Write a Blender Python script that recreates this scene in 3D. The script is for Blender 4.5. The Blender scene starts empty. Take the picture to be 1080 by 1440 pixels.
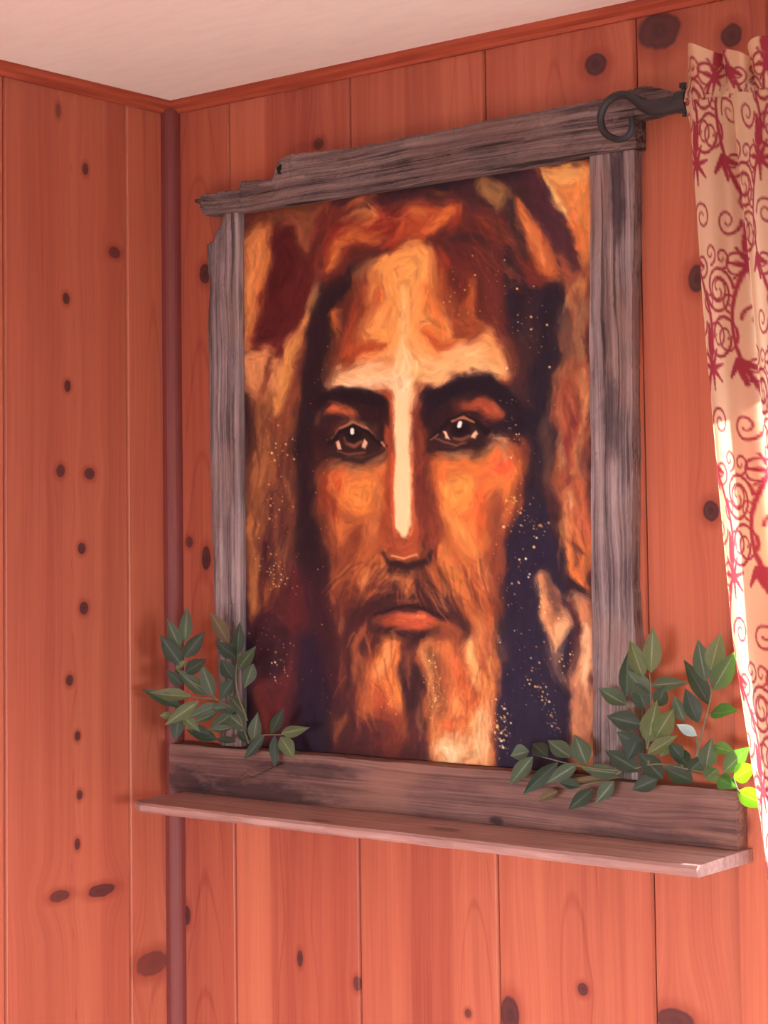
import bpy, bmesh, math, random
import numpy as np
from mathutils import Vector, Matrix

scene = bpy.context.scene
col = scene.collection

# ---------------------------------------------------------------- camera (fitted to the room's edges; image 1080 x 1440)
FPX, PCY = 2626.5, 602.6                       # focal length and principal row, in pixels
YAW, PITCH, ROLL = .6703, .0548, -.0134
CAM = np.array([2.0257, -2.0346, 1.6845])
FW = np.array([-math.sin(YAW) * math.cos(PITCH), math.cos(YAW) * math.cos(PITCH), math.sin(PITCH)])
_r = np.array([math.cos(YAW), math.sin(YAW), 0.0]); _u = np.cross(_r, FW)
RT = _r * math.cos(ROLL) + _u * math.sin(ROLL); UP = -_r * math.sin(ROLL) + _u * math.cos(ROLL)
cd = bpy.data.cameras.new('camera'); cam = bpy.data.objects.new('camera', cd); col.objects.link(cam)
cam.matrix_world = Matrix(((RT[0], UP[0], -FW[0], CAM[0]), (RT[1], UP[1], -FW[1], CAM[1]), (RT[2], UP[2], -FW[2], CAM[2]), (0, 0, 0, 1)))
cd.sensor_fit = 'VERTICAL'; cd.sensor_height = 36.0; cd.lens = FPX / 1440 * 36.0
cd.shift_y = (PCY - 720) / 1440; cd.clip_start = .02
scene.camera = cam

# ---------------------------------------------------------------- world, sun, daylight at the windows, added wall beams, exposure
wd = bpy.data.worlds.new('world'); scene.world = wd; wd.use_nodes = True
wd.node_tree.nodes['Background'].inputs[0].default_value = (.86, .93, 1.0, 1); wd.node_tree.nodes['Background'].inputs[1].default_value = 5.0
def lamp(name, kind, energy, colour, loc, direction, **kw):
    l = bpy.data.lights.new(name, kind); l.energy = energy; l.color = colour
    for k, v in kw.items(): setattr(l, k, v)
    o = bpy.data.objects.new(name, l); col.objects.link(o); o.location = loc
    o.rotation_euler = Vector(direction).to_track_quat('-Z', 'Y').to_euler(); return o
lamp('sun', 'SUN', 24.0, (1.0, .95, .86), (4, 4, 4), (-.5, -1.0, -.6), angle=.012)
DAY = (1.0, .98, .99)
lamp('skylight_right_window', 'AREA', 78, DAY, (4.28, -1.75, 1.2), (-1, 0, -1.0), shape='RECTANGLE', size=1.4, size_y=.95, spread=math.radians(100))
lamp('skylight_rear_window', 'AREA', 84, DAY, (1.6, -4.48, 1.2), (0, 1, -1.0), shape='RECTANGLE', size=1.8, size_y=.95, spread=math.radians(100))
lamp('added_beam_right_window', 'AREA', 12.5, DAY, (4.28, -1.5, 1.15), (-1, .12, -.055), shape='RECTANGLE', size=1.4, size_y=.6, spread=math.radians(36))  # added narrow beam, shaped to fade out up the left wall
lamp('added_beam_rear_window', 'AREA', 7.5, DAY, (1.6, -4.48, 1.15), (-.12, 1, -.075), shape='RECTANGLE', size=1.8, size_y=.6, spread=math.radians(36))  # second added beam, grades the picture wall from bright low to dim top
vs = scene.view_settings
vs.view_transform = 'Standard'; vs.look = 'None'; vs.gamma = 1.0; vs.use_curve_mapping = False; vs.exposure = -0.04

# ---------------------------------------------------------------- helpers
def ray(x, y): return FW + (x - 540) / FPX * RT - (y - PCY) / FPX * UP
def at(x, y, Y=0.0):                            # pixel -> point on the plane y = Y (parallel to the picture wall)
    d = ray(x, y); return Vector(CAM + d * (Y - CAM[1]) / d[1])
def atx(x, y, X=0.0):                           # pixel -> point on the plane x = X (the side wall)
    d = ray(x, y); return Vector(CAM + d * (X - CAM[0]) / d[0])
def lin(c): return tuple(((v / 255) / 12.92 if v / 255 <= .04045 else ((v / 255 + .055) / 1.055) ** 2.4) for v in c)
def tag(o, label=None, cat=None, group=None, kind=None):
    if label: o['label'] = label
    if cat: o['category'] = cat
    if group: o['group'] = group
    if kind: o['kind'] = kind
    return o
def empty(name, loc=(0, 0, 0), parent=None):
    o = bpy.data.objects.new(name, None); col.objects.link(o); o.location = loc; o.empty_display_size = .05
    if parent: o.parent = parent
    return o
def link(name, me, mat=None, parent=None, loc=(0, 0, 0), smooth=False):
    o = bpy.data.objects.new(name, me); col.objects.link(o); o.location = loc
    if parent: o.parent = parent
    if mat and not me.materials: me.materials.append(mat)
    if smooth: me.polygons.foreach_set('use_smooth', [True] * len(me.polygons))
    return o
def mesh(name, verts, faces):
    me = bpy.data.meshes.new(name); me.from_pydata([tuple(v) for v in verts], [], faces); me.update(); return me
def fix(me):
    bm = bmesh.new(); bm.from_mesh(me); bmesh.ops.recalc_face_normals(bm, faces=bm.faces); bm.to_mesh(me); bm.free(); return me
def boxes(name, bs, bevel=0):
    bm = bmesh.new()
    for (x0, x1, y0, y1, z0, z1) in bs:
        m = Matrix.Translation(((x0 + x1) / 2, (y0 + y1) / 2, (z0 + z1) / 2)) @ Matrix.Diagonal((x1 - x0, y1 - y0, z1 - z0, 1))
        r = bmesh.ops.create_cube(bm, size=1, matrix=m)
    if bevel: bmesh.ops.bevel(bm, geom=list(bm.edges), offset=bevel, segments=2, affect='EDGES', profile=.6)
    me = bpy.data.meshes.new(name); bm.to_mesh(me); bm.free(); return me
def extrude_profile(name, pts, a, b, axis):     # closed profile (p, q) swept straight from a to b along an axis
    n = len(pts); f = {'x': lambda t, p, q: (t, p, q), 'y': lambda t, p, q: (p, t, q), 'z': lambda t, p, q: (p, q, t)}[axis]
    v = [f(a, *p) for p in pts] + [f(b, *p) for p in pts]
    return fix(mesh(name, v, [(i, (i + 1) % n, n + (i + 1) % n, n + i) for i in range(n)] + [tuple(range(n)), tuple(range(n, 2 * n))]))
def tube(name, pts, rad, seg=12, cap=True):
    pts = [Vector(p) for p in pts]; n = len(pts)
    if not hasattr(rad, '__len__'): rad = [rad] * n
    v = []; fs = []; t0 = (pts[1] - pts[0]).normalized(); nrm = t0.orthogonal().normalized()
    for i, p in enumerate(pts):
        t = (pts[min(i + 1, n - 1)] - pts[max(i - 1, 0)]).normalized()
        nrm = (nrm - t * nrm.dot(t)).normalized(); b = t.cross(nrm)
        for k in range(seg):
            a = 2 * math.pi * k / seg; v.append(p + (nrm * math.cos(a) + b * math.sin(a)) * rad[i])
    for i in range(n - 1):
        for k in range(seg):
            fs.append((i * seg + k, i * seg + (k + 1) % seg, (i + 1) * seg + (k + 1) % seg, (i + 1) * seg + k))
    if cap: fs += [tuple(range(seg))[::-1], tuple(range((n - 1) * seg, n * seg))]
    return fix(mesh(name, v, fs))
def smoothline(pts, k=6):                       # Catmull-Rom through points
    pts = [Vector(p) for p in pts]; P = [pts[0] * 2 - pts[1]] + pts + [pts[-1] * 2 - pts[-2]]; out = []
    for i in range(1, len(P) - 2):
        for j in range(k):
            t = j / k; a, b, c, d = P[i - 1], P[i], P[i + 1], P[i + 2]
            out.append(.5 * ((2 * b) + (c - a) * t + (2 * a - 5 * b + 4 * c - d) * t * t + (3 * b - a - 3 * c + d) * t ** 3))
    return out + [pts[-1]]

# small expression layer over shader nodes
class X:
    def __init__(s, nt, sock): s.nt, s.s = nt, sock
    def m(s, op, b=None, c=None):
        n = s.nt.nodes.new('ShaderNodeMath'); n.operation = op
        for i, v in enumerate((s, b, c)):
            if v is None: continue
            if isinstance(v, X): s.nt.links.new(v.s, n.inputs[i])
            else: n.inputs[i].default_value = v
        return X(s.nt, n.outputs[0])
    def __add__(s, o): return s.m('ADD', o)
    __radd__ = __add__
    def __sub__(s, o): return s.m('SUBTRACT', o)
    def __rsub__(s, o): return (s * -1) + o
    def __mul__(s, o): return s.m('MULTIPLY', o)
    __rmul__ = __mul__
    def __truediv__(s, o): return s.m('DIVIDE', o)
    def abs(s): return s.m('ABSOLUTE')
    def pow(s, p): return s.m('POWER', p)
    def exp(s): return s.m('EXPONENT')
    def sqrt(s): return s.m('SQRT')
    def mx(s, o): return s.m('MAXIMUM', o)
    def mn(s, o): return s.m('MINIMUM', o)
    def clamp(s): return s.m('MINIMUM', 1.0).m('MAXIMUM', 0.0)
    def step(s, a, b):                          # smooth 0 -> 1 while s goes a -> b
        n = s.nt.nodes.new('ShaderNodeMapRange'); n.interpolation_type = 'SMOOTHSTEP'
        s.nt.links.new(s.s, n.inputs[0]); n.inputs[1].default_value = a; n.inputs[2].default_value = b
        return X(s.nt, n.outputs[0])
class Mat:
    def __init__(s, name, rough=.5, spec=.5):
        s.mat = bpy.data.materials.new(name); s.mat.use_nodes = True; s.nt = s.mat.node_tree
        s.b = s.nt.nodes['Principled BSDF']; s.b.inputs['Roughness'].default_value = rough; s.b.inputs['Specular IOR Level'].default_value = spec
        s.out = s.nt.nodes['Material Output']
    def coords(s, kind='Object'):
        t = s.nt.nodes.new('ShaderNodeTexCoord'); sp = s.nt.nodes.new('ShaderNodeSeparateXYZ'); s.nt.links.new(t.outputs[kind], sp.inputs[0])
        return [X(s.nt, sp.outputs[i]) for i in range(3)]
    def vec(s, x, y, z):
        n = s.nt.nodes.new('ShaderNodeCombineXYZ')
        for i, v in enumerate((x, y, z)):
            if isinstance(v, X): s.nt.links.new(v.s, n.inputs[i])
            else: n.inputs[i].default_value = v
        return n.outputs[0]
    def noise(s, x, y, z, detail=2.0, rough=.5, dist=0.0):
        n = s.nt.nodes.new('ShaderNodeTexNoise'); n.inputs['Scale'].default_value = 1.0
        n.inputs['Detail'].default_value = detail; n.inputs['Roughness'].default_value = rough; n.inputs['Distortion'].default_value = dist
        s.nt.links.new(s.vec(x, y, z), n.inputs['Vector']); return X(s.nt, n.outputs[0])
    def mix(s, f, a, b):
        n = s.nt.nodes.new('ShaderNodeMix'); n.data_type = 'RGBA'
        if isinstance(f, X): s.nt.links.new(f.s, n.inputs[0])
        else: n.inputs[0].default_value = f
        for v, i in ((a, 6), (b, 7)):
            if isinstance(v, (tuple, list)): n.inputs[i].default_value = (*v[:3], 1)
            else: s.nt.links.new(v, n.inputs[i])
        return n.outputs[2]
    def colour(s, c):
        if isinstance(c, (tuple, list)): s.b.inputs['Base Color'].default_value = (*c[:3], 1)
        else: s.nt.links.new(c, s.b.inputs['Base Color'])
    def bump(s, h, strength=.3, dist=.002):
        n = s.nt.nodes.new('ShaderNodeBump'); n.inputs['Strength'].default_value = strength; n.inputs['Distance'].default_value = dist
        s.nt.links.new(h.s, n.inputs['Height']); s.nt.links.new(n.outputs[0], s.b.inputs['Normal'])
    def rough(s, x): s.nt.links.new(x.s, s.b.inputs['Roughness'])
# ---------------------------------------------------------------- the picture
def paint_portrait(PX, PY):
    """oil portrait painted stroke by stroke; PX, PY give each canvas vertex its place in the photograph"""
    rng = np.random.default_rng(7)
    H, Wd = PX.shape
    def vnoise(sx, sy, seed, octs=3):
        r = np.random.default_rng(seed); out = np.zeros((H, Wd)); amp = 1.0; tot = 0
        for o in range(octs):
            g = r.random((int(1500 / sy) + 3, int(1100 / sx) + 3))
            x = PX / sx; y = PY / sy
            xi = np.clip(np.floor(x).astype(int), 0, g.shape[1] - 2); yi = np.clip(np.floor(y).astype(int), 0, g.shape[0] - 2)
            fx = x - xi; fy = y - yi
            fx = np.clip(fx, 0, 1); fy = np.clip(fy, 0, 1); fx = fx * fx * (3 - 2 * fx); fy = fy * fy * (3 - 2 * fy)
            out += amp * (g[yi, xi] * (1 - fx) * (1 - fy) + g[yi, xi + 1] * fx * (1 - fy) + g[yi + 1, xi] * (1 - fx) * fy + g[yi + 1, xi + 1] * fx * fy)
            tot += amp; amp *= .5; sx = max(2, sx / 2); sy = max(2, sy / 2)
        return out / tot
    n1 = vnoise(26, 34, 1) - .5; n2 = vnoise(26, 34, 2) - .5
    n3 = vnoise(9, 12, 3) - .5; n4 = vnoise(9, 12, 4) - .5
    img = np.zeros((H, Wd, 3)); img[:] = (70, 35, 40)
    colx = PX.mean(0); rowy = PY.mean(1)
    def box(x0, x1, y0, y1):
        c0, c1 = np.searchsorted(colx, [x0 - 14, x1 + 14]); r = np.nonzero((rowy > y0 - 30) & (rowy < y1 + 30))[0]
        if len(r) == 0 or c1 <= c0: return None
        return slice(r[0], r[-1] + 1), slice(c0, c1)
    warpamt = [1.0]
    def coords(s, w):
        w = w * warpamt[0]
        return PX[s] + w * (n1[s] * 22 + n3[s] * 9), PY[s] + w * (n2[s] * 26 + n4[s] * 10)
    def seg_d(x, y, pts, wid):
        best = np.full(x.shape, 1e9)
        for (a, b, wa, wb) in zip(pts[:-1], pts[1:], wid[:-1], wid[1:]):
            dx, dy = b[0] - a[0], b[1] - a[1]; L = dx * dx + dy * dy + 1e-6
            t = np.clip(((x - a[0]) * dx + (y - a[1]) * dy) / L, 0, 1)
            d = np.hypot(x - a[0] - t * dx, y - a[1] - t * dy) - (wa + t * (wb - wa))
            best = np.minimum(best, d)
        return best
    def S(pts, wid, col, soft=4, al=1.0, w=.6):
        if not hasattr(wid, '__len__'): wid = [wid] * len(pts)
        if len(pts) == 1: pts = [pts[0], (pts[0][0] + .1, pts[0][1])]; wid = [wid[0]] * 2
        m = max(wid) + soft + 16
        s = box(min(p[0] for p in pts) - m, max(p[0] for p in pts) + m, min(p[1] for p in pts) - m, max(p[1] for p in pts) + m)
        if s is None: return
        x, y = coords(s, w)
        a = np.clip(.5 - seg_d(x, y, pts, wid) / (2 * soft), 0, 1); a = a * a * (3 - 2 * a) * al
        img[s] = img[s] * (1 - a[..., None]) + np.array(col, float) * a[..., None]
    def P(pts, col, soft=8, al=1.0, w=1.0):
        m = soft + 18
        s = box(min(p[0] for p in pts) - m, max(p[0] for p in pts) + m, min(p[1] for p in pts) - m, max(p[1] for p in pts) + m)
        if s is None: return
        x, y = coords(s, w)
        ins = np.zeros(x.shape, bool); n = len(pts)
        for i in range(n):
            (xa, ya), (xb, yb) = pts[i], pts[(i + 1) % n]
            if ya == yb: continue
            c = ((ya > y) != (yb > y)) & (x < (xb - xa) * (y - ya) / (yb - ya) + xa); ins ^= c
        d = seg_d(x, y, pts + [pts[0]], [0] * (n + 1)); d = np.where(ins, -d, d)
        a = np.clip(.5 - d / (2 * soft), 0, 1); a = a * a * (3 - 2 * a) * al
        img[s] = img[s] * (1 - a[..., None]) + np.array(col, float) * a[..., None]
    BLK = (40, 27, 36); NAVY = (37, 32, 54); MAR = (88, 34, 36); BRN = (74, 38, 40); RED = (138, 56, 38); ORG = (206, 112, 56)
    LOR = (232, 154, 88); CRM = (250, 204, 152); TAN = (158, 104, 66); OCH = (190, 128, 80)
    # ---- ground
    P([(340, 280), (470, 260), (450, 420), (400, 560), (340, 560)], (110, 58, 46), 14)
    P([(400, 300), (470, 280), (470, 340), (420, 360)], (150, 92, 60), 14, .8)
    P([(340, 330), (384, 305), (378, 400), (368, 470), (340, 500)], (196, 118, 68), 9)
    S([(362, 330), (352, 410), (350, 470)], [10, 9, 5], (214, 138, 84), 6, .8)
    P([(384, 318), (420, 312), (428, 360), (404, 420), (392, 490), (350, 500), (362, 440), (376, 390)], (84, 30, 34), 8)
    P([(400, 420), (448, 340), (470, 330), (450, 420), (398, 520), (376, 520)], (92, 34, 36), 8)
    S([(368, 410), (362, 425)], 5, (120, 44, 36), 4, .8)
    S([(352, 470), (366, 500)], 4, (110, 40, 40), 4, .7)
    P([(340, 500), (380, 482), (392, 520), (376, 580), (368, 640), (342, 560)], (208, 138, 92), 8)
    S([(384, 478), (376, 520), (366, 560)], [3, 3, 2], (92, 36, 34), 4, .8)
    P([(340, 560), (420, 560), (418, 800), (340, 820)], (112, 66, 50), 14)
    for (x0, y0, x1, y1, w_, c) in [(372, 560, 366, 660, 7, (176, 112, 68)), (352, 600, 356, 720, 5, (150, 92, 60)), (392, 560, 384, 690, 7, (140, 82, 54)),
        (346, 560, 350, 640, 5, (52, 30, 34)), (404, 520, 398, 640, 6, (120, 60, 46)), (364, 650, 360, 760, 7, (142, 88, 58)), (384, 690, 378, 800, 6, (96, 52, 46)),
        (356, 740, 360, 880, 9, (166, 102, 60)), (350, 700, 352, 780, 5, (170, 104, 60)), (376, 770, 374, 830, 8, (60, 26, 34)), (398, 640, 396, 760, 7, (88, 46, 44)), (362, 860, 372, 900, 6, (140, 80, 50))]:
        S([(x0, y0), (x1, y1)], [w_, w_ * .7], c, 5, .9)
    # the long pale strand at the left temple
    S([(452, 384), (440, 420), (430, 450)], [4, 7, 4], (236, 174, 104), 4)
    S([(438, 440), (416, 480), (404, 520), (386, 580)], [7, 10, 12, 6], (206, 140, 82), 5)
    S([(432, 460), (424, 500), (412, 560)], [4, 8, 8], (138, 76, 52), 5, .9)
    S([(408, 470), (392, 540)], [3, 4], (236, 168, 100), 4, .7)
    # dark hair column, left
    P([(452, 370), (520, 350), (500, 390), (480, 440), (462, 560), (444, 600), (446, 700), (466, 800), (480, 1060), (400, 1060), (420, 800), (414, 640), (424, 520), (436, 440)], (42, 27, 36), 9)
    P([(342, 880), (420, 800), (480, 800), (500, 1060), (342, 1060)], (60, 30, 40), 18)
    S([(408, 820), (412, 900), (392, 980), (376, 1030)], [16, 20, 20, 12], (92, 38, 42), 12, .9)
    S([(372, 770), (384, 800), (392, 830)], [12, 14, 8], (62, 28, 38), 8, .8)
    S([(378, 822), (378, 850)], 7, (150, 76, 48), 4, .8)
    S([(370, 830), (369, 890)], 1.6, (52, 22, 30), 2)
    S([(384, 828), (383, 852)], 2, (70, 28, 32), 2)
    S([(348, 900), (350, 1040)], 9, (32, 26, 44), 8, .9)
    S([(430, 900), (440, 1000), (440, 1050)], [14, 26, 30], (36, 27, 46), 14, .9)
    S([(392, 900), (386, 940)], 14, (48, 28, 40), 10, .8)
    S([(362, 960), (370, 1020)], 10, (118, 48, 44), 10, .6)
    # ---- hair over the head
    P([(440, 300), (560, 268), (740, 238), (800, 300), (800, 420), (720, 420), (640, 330), (560, 330), (480, 380), (440, 400)], (110, 48, 42), 12)
    P([(470, 286), (600, 262), (740, 236), (770, 290), (700, 300), (600, 285), (520, 300)], (70, 40, 46), 10)
    S([(540, 268), (660, 250), (735, 240)], [5, 9, 9], (46, 34, 44), 7)
    S([(462, 344), (490, 318), (520, 300), (560, 292)], [6, 10, 9, 6], (112, 36, 36), 7)
    S([(478, 312), (500, 302), (522, 294)], [2, 4, 6], (222, 150, 92), 3)
    S([(500, 312), (520, 304)], 9, (190, 108, 62), 6, .9)
    S([(462, 374), (476, 344), (504, 330), (534, 330)], [5, 9, 11, 9], (190, 104, 54), 6)
    S([(456, 360), (470, 336), (496, 318)], [3, 4, 4], (150, 60, 44), 4, .8)
    S([(518, 320), (545, 312), (560, 330)], [7, 9, 10], (140, 46, 36), 7)
    S([(548, 330), (560, 350)], 9, (150, 58, 38), 7)
    P([(560, 288), (596, 276), (640, 286), (620, 318), (590, 350), (556, 340)], (168, 76, 46), 9)
    S([(600, 330), (618, 304), (628, 290)], [6, 8, 5], (212, 116, 62), 5)
    S([(582, 296), (592, 300)], 7, (196, 116, 66), 5, .9)
    S([(640, 292), (634, 320)], [5, 6], (150, 62, 44), 5)
    P([(612, 330), (660, 300), (720, 306), (748, 360), (744, 460), (720, 520), (690, 520), (660, 470), (612, 440), (604, 380)], (94, 42, 40), 10)
    S([(640, 336), (690, 338)], [5, 5], (58, 38, 44), 6, .8)
    S([(668, 304), (712, 322), (736, 360)], [5, 8, 8], (126, 64, 48), 6, .8)
    S([(624, 360), (622, 400), (620, 430)], [7, 9, 7], (146, 58, 38), 6)
    S([(652, 380), (652, 430)], [7, 8], (120, 46, 38), 7, .8)
    S([(664, 398), (662, 440), (672, 470)], [6, 9, 6], (178, 92, 50), 6)
    S([(690, 400), (694, 470), (700, 500)], [8, 9, 8], (112, 52, 46), 7)
    S([(630, 446), (650, 460), (666, 470)], [9, 9, 7], (160, 62, 40), 7)
    # tan dab on the crown, orange strand, bright corner
    S([(684, 262), (696, 268), (704, 280)], [15, 16, 12], (150, 108, 70), 5)
    S([(690, 258), (702, 264)], 3, (110, 78, 58), 3, .6)
    P([(728, 242), (758, 238), (796, 300), (812, 380), (808, 420), (786, 400), (760, 330)], (74, 42, 52), 7)
    S([(716, 288), (740, 350)], 12, (56, 40, 46), 8)
    S([(727, 280), (746, 318), (766, 364), (780, 394)], [4, 12, 15, 9], (190, 106, 62), 5)
    S([(736, 300), (752, 336), (768, 372)], [2, 4, 3], (224, 142, 84), 3, .9)
    S([(792, 360), (800, 390)], [4, 8], (170, 92, 64), 5, .8)
    P([(752, 234), (832, 220), (832, 392), (816, 374), (804, 318), (780, 270)], (216, 136, 78), 7)
    P([(760, 236), (806, 226), (818, 256), (790, 262)], (238, 178, 108), 7, .9)
    S([(768, 252), (790, 290), (800, 310)], [3, 4, 2], (248, 200, 130), 3, .9)
    S([(812, 300), (816, 350)], [7, 6], (222, 128, 72), 5)
    S([(812, 232), (822, 246)], [3, 5], (226, 172, 110), 3, .9)
    S([(806, 226), (810, 236)], 4, (120, 82, 62), 3)
    # ---- dark mass of hair, right
    P([(700, 350), (716, 344), (750, 400), (786, 400), (806, 420), (800, 470), (784, 520), (776, 620), (766, 680), (790, 760), (800, 800), (800, 1080), (690, 1080), (700, 900), (712, 780), (738, 700), (742, 640), (724, 560), (722, 470)], (38, 30, 44), 8)
    P([(716, 700), (780, 720), (796, 900), (800, 1080), (694, 1080), (704, 880)], NAVY, 12)
    S([(748, 420), (740, 500)], [8, 14], (60, 38, 44), 9, .8)
    S([(730, 480), (736, 560)], [10, 13], (66, 40, 44), 9)
    S([(764, 600), (768, 660), (776, 720)], [6, 9, 7], (88, 64, 58), 7, .9)
    S([(776, 700), (786, 760)], [7, 8], (70, 38, 44), 6)
    # ---- right edge strands
    P([(808, 380), (832, 380), (832, 780), (796, 760), (778, 680), (776, 560), (784, 500)], (146, 84, 60), 8)
    S([(802, 404), (800, 430)], [3, 6], (186, 136, 92), 3)
    S([(808, 402), (808, 430)], 4, (176, 122, 82), 3)
    S([(820, 396), (821, 410)], 5, (202, 140, 86), 4)
    S([(816, 430), (818, 500)], 8, (150, 108, 78), 6)
    S([(792, 452), (800, 480), (798, 500)], [8, 9, 6], (112, 82, 68), 6)
    S([(822, 520), (824, 580)], 5, (210, 140, 92), 5)
    S([(800, 540), (798, 600)], [6, 9], (160, 82, 58), 6)
    S([(806, 590), (800, 620), (806, 650)], [7, 9, 7], (128, 52, 50), 6)
    S([(784, 622), (790, 650)], [5, 9], (168, 122, 86), 4)
    S([(814, 600), (812, 650), (804, 690)], [4, 5, 4], (186, 122, 76), 4)
    S([(822, 640), (822, 666)], [3, 4], (84, 46, 52), 3)
    S([(800, 670), (806, 690)], 6, (140, 66, 56), 5)
    S([(804, 690), (806, 740), (812, 780)], [5, 9, 12], (196, 118, 74), 6)
    S([(820, 680), (824, 780)], [6, 6], (190, 100, 66), 5)
    S([(802, 694), (802, 710)], 1.2, (255, 232, 205), 1.2, 1, .2)
    S([(818, 578), (822, 584)], 1.6, (255, 225, 190), 1.2, 1, .2)
    P([(790, 756), (832, 770), (832, 834), (822, 834), (804, 806), (790, 790)], (206, 118, 64), 6)
    for k in range(7): S([(792 + 4 * k, 752 + 4 * k), (806 + 4 * k, 766 + 3 * k)], 1.1, (96, 52, 40), 1.3, .7, .3)
    S([(806, 822), (816, 838), (824, 836)], [6, 7, 4], (36, 26, 36), 4)
    S([(812, 842), (818, 856)], [3, 5], (210, 176, 152), 3)
    P([(758, 810), (772, 812), (800, 860), (796, 880), (784, 900), (776, 912), (770, 890), (762, 860)], (176, 116, 82), 6)
    S([(762, 820), (764, 860), (776, 900)], [3, 4, 4], (220, 156, 108), 3)
    S([(772, 830), (786, 860)], [6, 6], (104, 70, 62), 5)
    S([(796, 868), (786, 890), (778, 910)], [5, 7, 4], (214, 160, 118), 4)
    S([(776, 912), (790, 950), (800, 960)], [6, 9, 6], (104, 78, 76), 7)
    P([(812, 850), (832, 836), (836, 1080), (806, 1080), (800, 1020), (806, 960), (810, 910)], (186, 122, 88), 6)
    S([(822, 880), (822, 960)], [6, 7], (226, 172, 132), 5)
    S([(812, 960), (820, 1060)], [9, 7], (168, 108, 84), 6, .8)
    S([(810, 900), (806, 950)], 4, (88, 60, 64), 4, .7)
    # ---- face ground
    P([(520, 362), (575, 344), (612, 352), (640, 420), (700, 470), (724, 560), (740, 640), (730, 700), (712, 760), (706, 830), (698, 900), (700, 1075), (610, 1075), (560, 1040), (500, 1020), (480, 900), (470, 800), (446, 720), (444, 640), (458, 560), (476, 460), (500, 400)], (150, 76, 48), 10)
    # forehead
    P([(522, 366), (575, 346), (610, 352), (616, 400), (630, 450), (648, 486), (600, 545), (556, 545), (496, 530), (504, 470), (508, 420)], LOR, 10)
    P([(540, 362), (580, 346), (602, 356), (596, 420), (560, 430), (536, 400)], (238, 164, 92), 9, .9)
    P([(488, 400), (506, 378), (516, 384), (510, 440), (502, 490), (474, 516), (476, 470)], (134, 64, 44), 8)
    S([(504, 384), (518, 372), (526, 366)], [8, 8, 6], (150, 100, 70), 6, .9)
    S([(488, 412), (486, 420), (484, 460)], [6, 9, 10], (96, 46, 40), 6)
    S([(472, 440), (474, 460)], [5, 6], (206, 116, 58), 3)
    S([(496, 440), (490, 480)], [5, 7], (150, 66, 42), 6)
    S([(530, 410), (526, 430)], 5, (206, 96, 54), 5, .8)
    S([(488, 494), (520, 488), (540, 484)], [7, 8, 4], (176, 82, 48), 6)
    S([(600, 400), (604, 440)], [5, 6], (214, 120, 64), 6, .8)
    S([(598, 470), (616, 486), (640, 484)], [5, 9, 7], (186, 88, 48), 7)
    S([(618, 400), (612, 440), (620, 470)], [4, 6, 6], (206, 112, 60), 5, .7)
    # brow light
    P([(462, 520), (500, 506), (560, 494), (576, 560), (548, 566), (528, 546), (470, 552), (460, 540)], (240, 186, 136), 8)
    P([(560, 500), (600, 500), (650, 486), (690, 470), (712, 490), (722, 520), (690, 530), (640, 530), (604, 552), (590, 580), (560, 570)], (240, 180, 124), 8)
    S([(676, 478), (690, 470), (696, 500)], [6, 7, 9], (226, 156, 96), 6)
    S([(712, 480), (722, 520)], [8, 8], (150, 86, 58), 6)
    S([(462, 508), (470, 530)], [7, 8], (150, 92, 62), 6, .8)
    S([(512, 500), (546, 506)], [3, 6], (226, 140, 84), 5, .8)
    S([(490, 536), (520, 534), (550, 540)], [5, 6, 7], (248, 204, 160), 5)
    # ---- eye sockets
    P([(440, 590), (460, 560), (540, 550), (556, 580), (556, 640), (540, 656), (480, 660), (446, 660)], (50, 29, 34), 8)
    S([(452, 566), (480, 556), (516, 556), (540, 566)], [7, 11, 11, 7], (30, 20, 30), 5)
    S([(538, 550), (550, 572), (552, 600)], [4, 6, 5], (160, 72, 46), 5)
    S([(468, 580), (480, 576), (500, 582)], [5, 6, 4], (190, 100, 60), 4)
    S([(442, 592), (450, 586)], [2, 3], (120, 82, 62), 2.5)
    S([(470, 602), (484, 592)], [4, 5], (110, 56, 44), 4, .8)
    S([(466, 616), (480, 600), (500, 594), (518, 602), (526, 612)], [1.5, 2.5, 3, 2.5, 1.5], (176, 116, 84), 2, 1, .3)
    P([(590, 580), (620, 545), (690, 530), (724, 560), (732, 620), (690, 634), (660, 640), (610, 640), (592, 620)], (48, 28, 34), 8)
    S([(594, 590), (604, 566), (640, 545), (684, 536), (712, 556), (728, 588)], [9, 13, 13, 14, 13, 10], (32, 24, 38), 5)
    S([(652, 572), (680, 566), (700, 584)], [4, 9, 9], (168, 82, 54), 5)
    S([(696, 570), (704, 580)], 5, (178, 96, 62), 4, .8)
    S([(660, 582), (640, 580)], [4, 3], (90, 48, 42), 4, .7)
    S([(700, 600), (730, 604), (748, 600)], [10, 12, 10], (30, 24, 40), 6)
    # ---- cheeks
    P([(446, 664), (480, 650), (545, 650), (552, 700), (540, 760), (500, 790), (470, 760), (450, 710)], (204, 116, 62), 9)
    S([(494, 690), (514, 690), (512, 706)], [12, 16, 14], (228, 138, 70), 8)
    S([(458, 668), (456, 700), (468, 722)], [6, 9, 7], (176, 76, 46), 6)
    S([(474, 664), (478, 690)], [4, 5], (196, 84, 50), 4, .8)
    S([(466, 652), (500, 650), (540, 640)], [6, 8, 6], (128, 84, 62), 5)
    S([(472, 656), (500, 662), (520, 660)], [2, 3, 2], (180, 116, 78), 3)
    S([(480, 724), (510, 736), (536, 720)], [9, 9, 6], (150, 80, 52), 9, .7)
    S([(536, 660), (530, 720), (520, 770)], [4, 5, 6], (214, 132, 80), 5, .8)
    S([(500, 754), (490, 790)], [8, 10], (140, 62, 44), 7, .8)
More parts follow.
